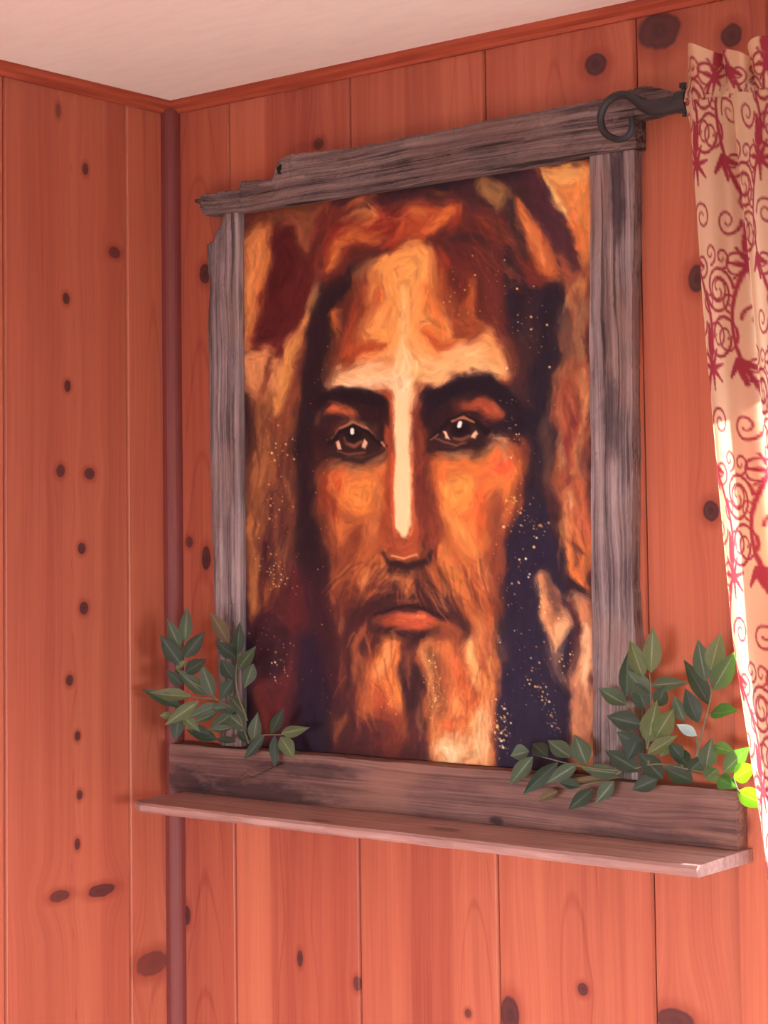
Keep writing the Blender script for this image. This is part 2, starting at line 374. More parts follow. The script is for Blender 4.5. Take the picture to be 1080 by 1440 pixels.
    P([(604, 644), (640, 646), (690, 624), (722, 640), (734, 660), (728, 700), (708, 750), (690, 780), (640, 800), (610, 740)], (216, 122, 64), 9)
    S([(640, 690), (650, 690)], 20, (238, 154, 78), 12)
    S([(700, 656), (714, 660)], [12, 11], (222, 96, 62), 8)
    S([(618, 660), (612, 680)], 10, (224, 116, 64), 7, .8)
    S([(672, 690), (684, 720), (672, 750)], [9, 10, 8], (212, 98, 54), 8, .8)
    S([(620, 720), (650, 750), (664, 790)], [10, 12, 10], (224, 140, 76), 9)
    S([(690, 616), (704, 622), (710, 640)], [4, 8, 5], (180, 134, 100), 5)
    S([(620, 640), (660, 642), (684, 634)], [4, 6, 6], (140, 100, 76), 5)
    S([(700, 700), (702, 750), (700, 800)], [9, 10, 10], (150, 78, 54), 9, .8)
    S([(726, 690), (716, 750)], [4, 5], (96, 48, 46), 5)
    # ---- nose
    P([(544, 570), (556, 570), (556, 720), (548, 770), (536, 780), (540, 700), (546, 640)], (158, 72, 46), 6)
    P([(580, 560), (598, 590), (600, 640), (612, 720), (618, 770), (600, 790), (584, 760), (582, 680)], (112, 52, 42), 7)
    S([(586, 540), (594, 570)], [4, 6], (150, 70, 48), 4, .9)
    S([(596, 600), (594, 660)], [4, 5], (150, 72, 48), 6, .8)
    S([(604, 680), (614, 740)], [5, 8], (140, 68, 48), 6, .8)
    S([(567, 410), (567, 460), (566, 530)], [3, 5, 12], (250, 198, 136), 7, .9, .35)
    S([(566, 500), (566, 540), (567, 600)], [8, 14, 10], (252, 208, 154), 5, 1, .35)
    S([(566, 540), (566, 620), (566, 700), (566, 735), (567, 752)], [12, 9.5, 12.5, 12.5, 4], (252, 214, 168), 3, 1, .3)
    S([(578, 560), (577, 640)], [3, 3], (240, 178, 128), 3, .8, .3)
    S([(553, 640), (553, 730)], [1.5, 2], (224, 120, 70), 2, .9, .3)
    S([(580, 650), (582, 730), (574, 760)], [1.5, 2, 2], (214, 112, 68), 2, .9, .3)
    S([(552, 764), (566, 774), (584, 764)], [7, 9, 7], (168, 82, 54), 5)
    S([(540, 772), (544, 782)], [5, 5], (58, 30, 34), 4)
    S([(598, 766), (604, 778)], [6, 6], (64, 34, 38), 4)
    S([(550, 780), (566, 785), (586, 780)], [1.5, 2, 1.5], (224, 140, 96), 2, 1, .3)
    S([(552, 794), (572, 800), (600, 792)], [6, 8, 7], (48, 30, 36), 5)
    # ---- moustache and mouth
    P([(540, 780), (560, 800), (600, 800), (620, 790), (660, 830), (652, 880), (620, 870), (540, 870), (490, 880), (480, 850), (510, 820)], (66, 36, 38), 8)
    for (x0, y0, x1, y1, w_, c) in [(540, 780, 506, 820, 8, (206, 118, 64)), (520, 770, 484, 826, 10, (206, 116, 62)), (490, 780, 472, 840, 7, (196, 108, 58)), (546, 796, 520, 836, 4, (196, 112, 68)),
        (552, 810, 540, 838, 4, (176, 108, 70)), (512, 830, 496, 850, 4, (150, 84, 56)), (530, 820, 512, 846, 3, (160, 80, 54)), (562, 812, 566, 834, 4, (196, 120, 70)), (574, 816, 574, 836, 5, (222, 134, 76)),
        (590, 812, 600, 834, 4, (130, 76, 54)), (606, 796, 622, 836, 6, (206, 112, 60)), (622, 776, 650, 830, 9, (220, 132, 72)), (640, 800, 660, 850, 7, (202, 118, 66)), (580, 806, 584, 820, 3, (150, 90, 60)),
        (470, 800, 470, 840, 4, (214, 120, 62)), (500, 810, 490, 846, 3, (110, 56, 44)), (528, 790, 500, 840, 2, (110, 52, 42)), (632, 800, 640, 846, 2, (120, 60, 44))]:
        S([(x0, y0), (x1, y1)], [w_, w_ * .5], c, 4, .95, .5)
    S([(526, 866), (548, 856), (572, 850), (596, 856), (628, 868)], [3, 5, 5, 5, 4], (56, 30, 36), 4, 1, .3)
    S([(560, 846), (574, 848), (586, 846)], [2, 3, 2], (150, 84, 64), 3, .9, .3)
    P([(538, 868), (556, 860), (574, 863), (596, 860), (616, 870), (600, 882), (574, 886), (552, 880)], (186, 86, 58), 3, 1, .2)
    S([(560, 866), (574, 868), (596, 866)], [2.5, 3, 3], (224, 122, 80), 3, 1, .2)
    S([(536, 888), (574, 894), (620, 890)], [6, 8, 6], (48, 28, 36), 5, 1, .4)
    # ---- beard
    P([(470, 850), (520, 850), (540, 900), (510, 920), (500, 1000), (560, 1020), (560, 1075), (470, 1075), (466, 940)], (70, 36, 40), 12)
    S([(486, 850), (478, 890), (480, 940)], [6, 5, 5], (96, 50, 46), 6, .8)
    S([(482, 870), (480, 890)], 4, (150, 92, 64), 3, .7)
    S([(508, 886), (500, 910), (506, 930)], [4, 4, 4], (176, 100, 64), 4)
    S([(500, 940), (498, 956)], 4, (166, 100, 66), 4)
    P([(546, 900), (560, 906), (566, 940), (564, 960), (572, 1000), (574, 1016), (540, 1010), (516, 1000), (508, 960), (512, 930), (534, 920)], (206, 118, 66), 6)
    S([(544, 908), (540, 940), (520, 950)], [5, 9, 6], (230, 148, 90), 5)
    S([(554, 920), (556, 960), (564, 990)], [6, 7, 6], (226, 132, 70), 5)
    S([(530, 970), (536, 1000)], [9, 10], (168, 76, 50), 7, .9)
    S([(550, 1010), (548, 1050)], [18, 16], (124, 58, 46), 12, .8)
    P([(566, 900), (596, 896), (600, 930), (594, 990), (604, 1060), (580, 1075), (572, 1000), (564, 950)], (58, 32, 40), 7)
    S([(584, 1010), (590, 1060)], [12, 14], (76, 40, 42), 8)
    P([(596, 900), (640, 880), (656, 840), (690, 880), (702, 930), (700, 1000), (694, 1075), (604, 1078), (608, 1010), (594, 980), (592, 930)], (196, 112, 66), 8)
    S([(630, 800), (654, 840), (676, 880)], [9, 9, 6], (216, 128, 68), 6)
    S([(660, 790), (684, 830), (690, 870)], [9, 9, 7], (190, 100, 58), 7)
    S([(690, 830), (688, 850)], [5, 5], (222, 120, 64), 4)
    S([(640, 846), (658, 900)], [6, 9], (74, 42, 42), 6)
    S([(610, 890), (640, 890), (652, 930)], [5, 6, 5], (124, 62, 48), 6, .9)
    S([(600, 910), (600, 960)], [5, 6], (176, 116, 74), 5)
    S([(612, 920), (610, 1000)], [8, 10], (146, 92, 62), 8)
    S([(660, 896), (664, 930), (668, 960)], [4, 8, 6], (244, 176, 112), 5)
    S([(682, 900), (690, 920)], [9, 8], (168, 92, 62), 6)
    S([(690, 936), (684, 980), (680, 1010)], [7, 9, 8], (228, 140, 76), 6)
    S([(640, 930), (644, 970)], [9, 8], (214, 110, 66), 6)
    S([(656, 960), (660, 990)], [4, 5], (206, 92, 54), 4)
    S([(636, 980), (650, 1020), (640, 1040)], [9, 10, 7], (224, 132, 78), 7)
    S([(630, 1020), (646, 1010), (660, 1024)], [6, 6, 6], (206, 104, 62), 5)
    P([(612, 1030), (650, 1030), (690, 990), (694, 1040), (684, 1075), (614, 1078), (606, 1050)], (226, 166, 116), 8)
    S([(626, 1050), (640, 1064)], [9, 9], (244, 208, 162), 6)
    S([(670, 1010), (672, 1060)], [7, 9], (232, 180, 130), 6, .9)
    S([(700, 880), (706, 920)], [5, 8], (110, 74, 62), 7, .6)
    # ---- shading glazes over the face
    S([(448, 640), (452, 700), (462, 760), (470, 830)], [9, 8, 8, 8], (66, 34, 36), 16, .6)
    S([(500, 760), (488, 800), (484, 850)], [14, 16, 14], (104, 50, 42), 16, .55)
    S([(530, 750), (522, 800)], [8, 9], (124, 60, 44), 12, .45)
    S([(700, 720), (694, 790), (692, 850)], [10, 12, 10], (104, 52, 44), 14, .5)
    S([(640, 770), (660, 830), (672, 880)], [8, 9, 8], (132, 64, 46), 12, .4)
    S([(610, 700), (618, 760)], [8, 10], (120, 58, 44), 12, .5)
    S([(524, 690), (536, 740)], [6, 7], (150, 76, 50), 10, .4)
    S([(690, 900), (696, 960), (698, 1040)], [5, 6, 5], (92, 50, 46), 10, .5)
    S([(620, 940), (624, 1000)], [7, 7], (120, 66, 50), 9, .45)
    S([(648, 940), (652, 990)], [3, 3], (150, 66, 44), 6, .5)
    S([(516, 930), (512, 990)], [6, 6], (110, 54, 44), 8, .55)
    S([(536, 960), (552, 1000)], [3, 4], (150, 66, 46), 6, .5)
    S([(541, 750), (537, 766), (545, 778)], [3, 4, 3], (176, 88, 56), 4)
    S([(598, 746), (610, 764), (602, 778)], [4, 5, 4], (132, 64, 48), 4)
    S([(600, 600), (602, 660), (606, 700)], [5, 6, 6], (92, 44, 38), 9, .5)
    S([(470, 470), (462, 520), (456, 560)], [10, 9, 8], (60, 34, 36), 12, .6)
    S([(720, 470), (726, 530)], [8, 8], (70, 38, 40), 10, .6)
    S([(528, 380), (520, 430), (508, 480)], [5, 6, 7], (150, 74, 46), 10, .45)
    S([(612, 372), (622, 430), (646, 470)], [6, 8, 8], (130, 58, 40), 9, .5)
    for k in range(60):                            # broken strokes of dark and light through beard and hair
        x = rng.uniform(476, 698); y = rng.uniform(790, 1040); dx = (x - 575) * .12
        if 530 < x < 620 and y < 900: continue
        c = [(78, 40, 38), (112, 56, 44), (206, 120, 66), (232, 156, 96), (160, 82, 52)][rng.integers(0, 5)]
        S([(x, y), (x + dx, y + rng.uniform(18, 42))], [rng.uniform(2, 4.5), 1.2], c, 3.5, .55)
    for k in range(46):
        x = rng.uniform(346, 410); y = rng.uniform(560, 860)
        S([(x, y), (x - 4, y + rng.uniform(30, 80))], [rng.uniform(1.5, 4), 1.2], [(52, 28, 34), (150, 92, 58), (96, 48, 44), (178, 112, 68)][rng.integers(0, 4)], 3, .5)
    for k in range(40):
        x = rng.uniform(778, 826); y = rng.uniform(400, 780)
        S([(x, y), (x + 3, y + rng.uniform(16, 44))], [rng.uniform(2, 5), 1.4], [(196, 130, 84), (110, 52, 50), (160, 86, 60), (84, 50, 52), (208, 146, 96)][rng.integers(0, 5)], 3, .5)
    for k in range(50):
        t = rng.random(); a = math.pi * (1.05 + .9 * t); r_ = rng.uniform(.86, 1.12)
        x = 590 + 150 * r_ * math.cos(a); y = 420 + 150 * r_ * math.sin(a)
        S([(x, y), (x - 26 * math.sin(a), y + 26 * math.cos(a))], [rng.uniform(2, 4.5), 1.5], [(112, 42, 38), (196, 104, 56), (150, 66, 44), (70, 38, 42), (214, 130, 76)][rng.integers(0, 5)], 3.5, .5)
    # ---- second pass: loaded-brush strokes that follow the flow of the paint underneath
    src = img.copy()
    lum = src.mean(2)
    def blur(a, k):
        for _ in range(2):
            for ax in (0, 1):
                c = np.cumsum(np.pad(a, [(k + 1, k) if i == ax else (0, 0) for i in range(2)], mode='edge'), axis=ax)
                n = a.shape[ax]; a = (np.take(c, range(2 * k + 1, 2 * k + 1 + n), ax) - np.take(c, range(0, n), ax)) / (2 * k + 1)
        return a
    lb = blur(lum, 5); gy, gx = np.gradient(lb)
    Jxx, Jyy, Jxy = blur(gx * gx, 7), blur(gy * gy, 7), blur(gx * gy, 7)
    ang = .5 * np.arctan2(2 * Jxy, Jxx - Jyy) + math.pi / 2
    for size, count, al in ((11, 1500, .55), (6, 4200, .6), (3.4, 6500, .55)):
        ys = rng.integers(0, H, count); xs = rng.integers(0, Wd, count)
        for y0, x0 in zip(ys, xs):
            d = math.hypot(PX[y0, x0] - 570, (PY[y0, x0] - 640) * .8)
            L = size * (1.5 + 1.6 * rng.random()); w_ = size * (.32 + .25 * rng.random()); R = int(L + 3)
            a0, a1, b0, b1 = max(0, y0 - R), min(H, y0 + R + 1), max(0, x0 - R), min(Wd, x0 + R + 1)
            yy, xx = np.mgrid[a0:a1, b0:b1]; yy = yy - y0; xx = xx - x0
            th = ang[y0, x0] + rng.normal(0, .22); c, s_ = math.cos(th), math.sin(th)
            u = xx * c + yy * s_; v = -xx * s_ + yy * c + .02 * (xx * c + yy * s_) ** 2 / size * rng.normal()
            m = np.clip(1.5 - np.abs(v) / w_, 0, 1) * np.clip((L - np.abs(u)) / (.35 * L), 0, 1)
            bris = .75 + .5 * np.sin(v * (2.2 + rng.random()) + rng.random() * 6)
            m = np.clip(m * bris, 0, 1) * al
            col = src[y0, x0] * (1 + rng.normal(0, .10)) + rng.normal(0, 2.5, 3)
            img[a0:a1, b0:b1] = img[a0:a1, b0:b1] * (1 - m[..., None]) + col * m[..., None]
    # ---- sharp passages over the strokes
    warpamt[0] = .35
    S([(566, 560), (566, 620), (566, 700), (566, 735), (567, 750)], [10, 8.5, 11, 11, 4], (252, 212, 164), 3, .85)
    S([(552, 640), (552, 720), (556, 756)], [1.2, 1.6, 1.5], (196, 92, 56), 1.6, .8)
    S([(466, 617), (478, 602), (498, 595), (516, 602), (530, 618)], [1.2, 2, 2.2, 2, 1], (184, 124, 92), 1.6)
    S([(464, 622), (478, 606), (498, 599), (518, 607), (534, 624), (544, 628)], [3, 3.5, 3.5, 3, 2.5, 1.5], (28, 17, 26), 2)
    P([(468, 622), (480, 607), (498, 601), (516, 608), (526, 622), (512, 632), (494, 635), (478, 632)], (54, 32, 34), 2)
    S([(497, 612)], 13.5, (34, 20, 28), 2.5)
    S([(488, 622), (498, 627), (508, 621)], [2, 3, 2], (134, 82, 62), 2.5)
    S([(484, 614), (486, 622)], 1.6, (106, 62, 52), 2)
    S([(497, 610)], 6.5, (16, 10, 18), 2)
    S([(496, 604), (496, 608)], 2.6, (255, 240, 225), 1)
    P([(470, 620), (475, 617), (480, 630), (474, 631)], (222, 172, 140), 1.5)
    P([(513, 616), (519, 622), (516, 630), (509, 629)], (226, 176, 146), 1.5)
    S([(474, 634), (494, 639), (514, 635)], [1.2, 1.5, 1.2], (150, 98, 76), 2, .7)
    S([(482, 645), (510, 648), (540, 634)], [3, 4, 2], (42, 24, 30), 3, .8)
    S([(537, 622), (541, 628)], 1.6, (200, 130, 100), 1.5)
    S([(606, 616), (620, 606), (634, 590), (652, 585), (670, 594), (684, 606)], [2.5, 3, 3, 3, 4, 5], (26, 16, 26), 2)
    S([(636, 592), (652, 587), (666, 594)], [1.6, 2.4, 1.4], (176, 112, 82), 1.5)
    P([(620, 612), (634, 598), (652, 592), (668, 600), (674, 612), (660, 622), (640, 626), (624, 622)], (58, 34, 34), 2)
    S([(648, 604)], 14, (30, 18, 28), 2.5)
    S([(640, 616), (650, 619), (660, 613)], [1.8, 2.6, 2], (128, 78, 58), 2.5)
    S([(648, 602)], 6.5, (14, 9, 18), 2)
    S([(647, 595), (646, 599)], 2.8, (255, 242, 230), 1)
    P([(624, 608), (628, 608), (634, 620), (627, 618)], (232, 190, 158), 1.3)
    P([(669, 604), (672, 608), (668, 616), (663, 614)], (226, 184, 152), 1.3)
    S([(612, 616), (624, 622), (642, 627), (656, 623)], [1, 1.4, 1.6, 1.2], (156, 104, 78), 2, .7)
    S([(606, 617), (616, 611)], 1, (150, 100, 80), 1.5)
    S([(614, 630), (640, 634), (664, 624)], [2, 3, 2], (46, 27, 32), 3, .8)
    S([(550, 780), (566, 785), (586, 779)], [1.2, 1.6, 1.2], (232, 150, 104), 1.5, .9)
    S([(538, 776), (546, 790), (570, 797), (600, 788), (606, 774)], [2, 3, 4, 4, 2], (44, 26, 32), 3, .8)
    S([(526, 865), (550, 857), (572, 853), (596, 857), (628, 868)], [1.5, 2.5, 2.5, 2.5, 2], (46, 24, 30), 2)
    S([(450, 560), (480, 550), (514, 552), (540, 566)], [4, 7, 7, 4], (30, 20, 30), 4, .8)
    S([(600, 566), (640, 545), (684, 536), (712, 554)], [6, 8, 9, 8], (30, 23, 36), 4, .8)

    # single hairs of beard, moustache and fringe
    def hairs(n, x0, x1, y0, y1, dx, dy, cols, w0=1.2, sp=.35):
        for k in range(n):
            x = rng.uniform(x0, x1); y = rng.uniform(y0, y1); a = math.atan2(dy, dx(x)) + rng.normal(0, sp * .5); L = math.hypot(dx(x), dy) * rng.uniform(.5, 1.2)
            m = (x + L * .5 * math.cos(a + .12), y + L * .5 * math.sin(a + .12)); e = (x + L * math.cos(a), y + L * math.sin(a))
            S([(x, y), m, e], [w0, w0 * .9, w0 * .3], cols[rng.integers(0, len(cols))], 2.0, .14 + .28 * rng.random())
    WARM = [(226, 146, 84), (206, 116, 60), (190, 96, 54), (240, 170, 110)]; DRK = [(62, 32, 36), (84, 42, 38), (110, 54, 42)]
    hairs(40, 484, 548, 776, 820, lambda x: -22 - (545 - x) * .1, 40, WARM + DRK)
    hairs(60, 600, 690, 780, 850, lambda x: 18, 46, WARM + DRK)
    hairs(60, 530, 610, 800, 838, lambda x: (x - 572) * .6, 26, DRK + WARM[:3], .8)
    hairs(60, 480, 560, 880, 1000, lambda x: (x - 530) * .2, 44, DRK + WARM[:3])
    hairs(90, 600, 695, 890, 1020, lambda x: (x - 640) * .1, 46, WARM + DRK[1:])
    hairs(40, 612, 688, 1020, 1050, lambda x: 0, 30, [(250, 220, 176), (236, 180, 126), (214, 130, 84)])
    hairs(50, 350, 410, 560, 780, lambda x: -4, 60, [(176, 112, 68), (84, 44, 42), (56, 30, 36), (140, 86, 58)])
    hairs(36, 780, 826, 520, 760, lambda x: 2, 46, [(206, 136, 88), (110, 54, 48), (176, 100, 66)])
    hairs(30, 470, 560, 296, 340, lambda x: 36, -18, [(214, 130, 72), (112, 40, 36), (168, 84, 50)])
    hairs(36, 640, 740, 300, 360, lambda x: 26, 34, [(126, 62, 46), (66, 38, 42), (150, 76, 50)])
    # spatter of gold and white paint
    def dots(n, pts, spread, cols, rmax):
        for k in range(n):
            i = rng.integers(0, len(pts) - 1) if len(pts) > 1 else 0
            t = rng.random(); a = pts[i]; b = pts[min(i + 1, len(pts) - 1)]
            x = a[0] + (b[0] - a[0]) * t + rng.normal(0, spread); y = a[1] + (b[1] - a[1]) * t + rng.normal(0, spread * 1.4)
            r_ = .35 + rmax * rng.random() ** 3; S([(x, y)], r_, cols[rng.integers(0, len(cols))], .7, .55 + .45 * rng.random(), 0)
    G = [(236, 190, 110), (250, 226, 190), (214, 160, 96)]
    dots(46, [(690, 380), (730, 450), (770, 450), (720, 470)], 16, G, 1.3)
    dots(24, [(640, 400), (660, 440)], 14, G, .9)
    dots(34, [(716, 560), (726, 640), (716, 700)], 8, G, 1.1)
    dots(70, [(712, 740), (728, 700), (745, 740), (764, 740)], 9, G, 1.6)
    dots(60, [(706, 780), (735, 800), (750, 880), (760, 960)], 16, G, 1.1)
    dots(80, [(700, 1000), (712, 1050)], 7, G, 1.5)
    dots(50, [(756, 970), (776, 1000), (784, 1030)], 5, G, 1.2)
    dots(40, [(760, 840), (800, 900), (795, 980)], 8, G, 1.0)
    dots(60, [(380, 640), (400, 620), (384, 700), (388, 740)], 11, G, 1.3)
    dots(50, [(372, 790), (392, 806), (400, 810)], 10, G, 1.1)
    dots(40, [(366, 880), (408, 930), (378, 950)], 10, G, .9)
    dots(80, [(602, 920), (610, 960), (612, 1000)], 7, [(214, 160, 90), (240, 200, 130)], 1.0)
    dots(30, [(540, 970), (552, 1000)], 9, [(236, 150, 90)], .9)
    dots(70, [(440, 480), (430, 700), (450, 1000)], 26, [(200, 140, 90)], .6)
    dots(80, [(740, 560), (740, 800), (720, 1040)], 26, [(200, 170, 130)], .6)
    return np.clip(img, 0, 255)
# ---------------------------------------------------------------- materials
PINE_L, PINE_M, PINE_D = lin((196, 115, 87)), lin((176, 89, 70)), lin((138, 57, 50))
KNOT = lin((58, 36, 44)); HALO = lin((128, 48, 38))
def pine(name, seed, knots=(), bands=(), cath=None, tone=0.0, width=.235):
    """varnished knotty pine; knots (u, v, ru, rv, darkness), bands (u0, u1, amount), cath (centre, half width, lines)"""
    M = Mat(name, .42, .4); u, _, v = M.coords()
    u1 = u
    for (ku, kv, ru, rv, dk) in knots:
        du, dv = u - ku, v - kv
        g = ((du / (2.6 * ru)).pow(2) + (dv / (4.5 * rv)).pow(2)).m('MULTIPLY', -1.0).exp()
        u1 = u1 - du * g * .75
    lo = M.noise(u1 * 5, seed * 3.7, v * .9, 2)
    uu = u1 + (lo - .5) * .03
    fine = M.noise(uu * 330, seed * 1.3, v * 5, 3, .6)
    med = M.noise(uu * 55, seed * 2.1, v * .7, 3, .55)
    wide = M.noise(uu * 11, seed * 5.1, v * .35, 2)
    f = (med - .5) * .75 + (fine - .5) * .6 + (wide - .5) * .9 + (.42 + tone)
    for (b0, b1, am) in bands:
        e = .003; f = f + uu.step(b0 - e, b0 + e) * uu.step(b1 + e, b1 - e) * am
    if cath:
        c0, hw, nl = cath
        wob = M.noise(seed, seed * .7, v * 3.0, 2) - .5
        h = ((uu - c0) / hw).pow(2) * 1.6 + v * nl + wob * 2.0
        line = (h.m('FRACT') - .5).abs() * 2
        f = f + line.step(.80, 1.0) * (uu - c0 + wob * .004).abs().step(hw, hw * .6) * .22
    c = M.mix(f.clamp(), PINE_L, PINE_D)
    blot = M.noise(u * 7, seed * 9.1, v * 3, 2)
    c = M.mix(blot.step(.35, .8) * .35, c, PINE_M)
    for (ku, kv, ru, rv, dk) in knots:
        w = M.noise(u * 60, seed, v * 60, 1)
        d = (((u - ku) / ru).pow(2) + ((v - kv) / rv).pow(2)).sqrt() + (w - .5) * .4
        c = M.mix(d.step(2.2, .95) * .5, c, HALO)
        ring = ((d * 8).m('SINE') * .5 + .5) * .12 + .88
        c = M.mix(d.step(1.12, .86) * dk * ring, c, KNOT)
    M.colour(c); M.bump(fine * .4 + med * .6, .10, .001)
    return M.mat
def barn(name, along, across, light, dark, seed, stain=None, stain_col=None, crack=.6, warm=None):
    """weathered board, grain running along one local axis"""
    M = Mat(name, .85, .2); cs = M.coords(); l = cs['xyz'.index(along)]; t = cs['xyz'.index(across)]; d = cs[({0, 1, 2} - {'xyz'.index(along), 'xyz'.index(across)}).pop()]
    wv = M.noise(l * 4, seed, t * 9, 2); tt = t + (wv - .5) * .022
    g1 = M.noise(l * 5, d * 200 + seed, tt * 420, 4, .65); g2 = M.noise(l * 1.8, d * 60 + seed * 2, tt * 110, 3, .6)
    big = M.noise(l * 9, seed * 3, t * 16, 3, .55)
    f = ((g1 - .5) * 1.9 + (g2 - .5) * 2.0 + (big - .5) * 1.3 + .5).clamp()
    c = M.mix(f, dark, light)
    if warm: c = M.mix(M.noise(l * 6, seed * 7, t * 12, 2).step(.48, .7) * .6, c, warm)
    cr = M.noise(l * 3.2, seed * 5 + d * 20, tt * 150, 2, .5); crk = cr.step(.36, .30) * crack
    c = M.mix(crk, c, tuple(x * .25 for x in dark))
    if stain:
        for (l0, t0, rl, rt, am) in stain:
            n = M.noise(l * 26, seed, t * 90, 4, .65)
            dd = (((l - l0) / rl).pow(2) + ((t - t0) / rt).pow(2)).sqrt() + (n - .5) * 1.7
            c = M.mix(dd.step(1.3, .45) * am, c, stain_col)
    M.colour(c); M.bump(g1 * .5 + g2 * .6 - crk * 1.2, .55, .003)
    return M.mat
def plain(name, c, rough=.5, spec=.5, metal=0):
    M = Mat(name, rough, spec); M.colour(c); M.b.inputs['Metallic'].default_value = metal; return M.mat
def glass():
    M = Mat('window_glass'); nt = M.nt
    t = nt.nodes.new('ShaderNodeBsdfTransparent'); g = nt.nodes.new('ShaderNodeBsdfGlossy'); g.inputs['Roughness'].default_value = .02
    mx = nt.nodes.new('ShaderNodeMixShader'); mx.inputs[0].default_value = .05
    nt.links.new(t.outputs[0], mx.inputs[1]); nt.links.new(g.outputs[0], mx.inputs[2]); nt.links.new(mx.outputs[0], M.out.inputs[0])
    return M.mat
M_glass = glass()
Mc = Mat('painted_ceiling', .8, .2); u, v, w = Mc.coords()
n_ = Mc.noise(u * 14, v * 60, 0, 4, .6); Mc.colour(Mc.mix(n_.step(.35, .75), lin((248, 240, 236)), lin((243, 234, 229)))); Mc.bump(n_, .15, .003); M_ceil = Mc.mat
Mf = Mat('floor_boards_finish', .4, .4); u, v, w = Mf.coords()
g_ = Mf.noise(u * 3, v * 80, 0, 3); Mf.colour(Mf.mix(g_, lin((196, 184, 172)), lin((216, 204, 192)))); M_floor = Mf.mat
M_back = plain('wall_backing', lin((70, 36, 28)), .9)

# ---------------------------------------------------------------- room shell
ZC, RX, RY = 2.345, 4.2, -4.4                   # ceiling height, right wall, rear wall
W = .235; G0 = .1224; TL = .0939                # board width, first groove on each wall
WX0, WX1, WZ0, WZ1 = 1.012, 2.05, .82, 2.0     # window opening in the picture wall
st = lambda o: tag(o, kind='structure')
st(link('ceiling', boxes('ceiling', [(-.15, RX + .15, RY - .15, .15, ZC, ZC + .08)]), M_ceil))
floor = st(link('floor', boxes('floor', [(-.15, RX + .15, RY - .15, .15, -.1, -.02)]), M_back))
wb = st(link('wall_back', boxes('wall_back', [(-.13, WX0, .018, .13, 0, ZC), (WX1, RX, .018, .13, 0, ZC), (WX0, WX1, .018, .13, 0, WZ0), (WX0, WX1, .018, .13, WZ1, ZC)]), M_back))
wl = st(link('wall_left', boxes('wall_left', [(-.13, -.018, RY, .018, 0, ZC)]), M_back))
pine_room = pine('pine_plain_boards', 41.0, tone=.04)
def holed(y0, y1, z0, z1): return y0, y1, z0, z1
wr = st(link('wall_right', boxes('wall_right', [(RX, RX + .13, RY, .13, 0, .7), (RX, RX + .13, RY, .13, 2.0, ZC), (RX, RX + .13, -1.0, .13, .7, 2.0), (RX, RX + .13, RY, -2.5, .7, 2.0)]), pine_room))
we = st(link('wall_rear', boxes('wall_rear', [(-.13, RX + .13, RY - .13, RY, 0, .7), (-.13, RX + .13, RY - .13, RY, 2.0, ZC), (-.13, .65, RY - .13, RY, .7, 2.0), (2.55, RX + .13, RY - .13, RY, .7, 2.0)]), pine_room))
fb = boxes('floor_board', [(0, RX, 0, .138, -.02, 0)], .002)
for i in range(31): link('floor_board', fb, M_floor, floor, (0, RY + .0 + i * .142, 0))

# planks: one object each, V-grooved edges
def plank_mesh(w, h):
    g = .0007; c = .0035; t = .018; d = .0042
    return extrude_profile('plank', [(g, t), (g, d), (c, 0), (w - c, 0), (w - g, d), (w - g, t)], 0, h, 'z')
BK = [(838, 91, 16, 15, .95), (927, 43, 30, 27, .9), (1029, 50, 15, 17, .9), (980, 392, 13, 19, .95), (1000, 718, 11, 15, .95), (448, 202, 7, 8, .7), (288, 385, 7, 14, .9), (266, 762, 5, 8, .8),
      (290, 785, 6, 17, .95), (263, 1287, 5, 14, .9), (422, 1348, 4, 11, .85), (502, 1383, 5, 10, .7), (820, 1391, 7, 9, .85), (717, 1428, 13, 26, .9), (950, 1436, 26, 18, .85), (658, 1425, 4, 6, .7), (537, 1170, 0, 0, 0)]
LK = [(120, 238, 4, 8, .8), (161, 355, 8, 8, .7), (93, 420, 5, 8, .9), (95, 543, 4.5, 8, .9), (85, 662, 6, 9, .8), (126, 666, 7, 8, .85), (115, 771, 5.5, 8, .9), (118, 855, 6, 9, .9), (98, 957, 5, 8, .9),
      (109, 1035, 4, 7, .9), (112, 1118, 4, 7, .9), (109, 1187, 4, 8, .9), (84, 1260, 14, 8, .75), (143, 1252, 18, 9, .85), (214, 1355, 22, 17, .6), (82, 155, 3.5, 10, .5)]
def knot_local(k, left):
    f = (lambda a, b: atx(a, b)) if left else (lambda a, b: at(a, b))
    c = f(k[0], k[1]); e = f(k[0] + k[2], k[1]); z = f(k[0], k[1] + k[3])
    return (-c.y if left else c.x), c.z, ((e - c).length if k[2] else 0), abs(z.z - c.z), k[4]
BKl = [knot_local(k, False) for k in BK if k[2]]; LKl = [knot_local(k, True) for k in LK]
ub = lambda px, py: at(px, py).x
shared = {}
def put_plank(wall, mat, u0, u1, z0, z1, left=False):
    key = (round(u1 - u0, 4), round(z1 - z0, 4))
    me = plank_mesh(u1 - u0, z1 - z0) if mat is not None and mat not in shared.values() else None
    if mat is None:
        if key not in shared: shared[key] = plank_mesh(u1 - u0, z1 - z0); shared[key].materials.append(pine_room)
        me = shared[key]
    o = link('plank', me, mat, wall)
    if left: o.location = (0, -u1, z0); o.rotation_euler = (0, 0, math.pi / 2)
    else: o.location = (u0, 0, z0)
    return o
edges = [0, G0, G0 + W, G0 + 2 * W, G0 + 3 * W, WX0]
bandspec = {1: [(0, ub(372, 180), -.25), (ub(372, 180), ub(474, 150), .12)], 2: [(ub(566, 130), ub(622, 120), .30), (ub(622, 120), G0 + 2 * W, -.05)], 3: [(ub(700, 100), ub(880, 60), -.06)]}
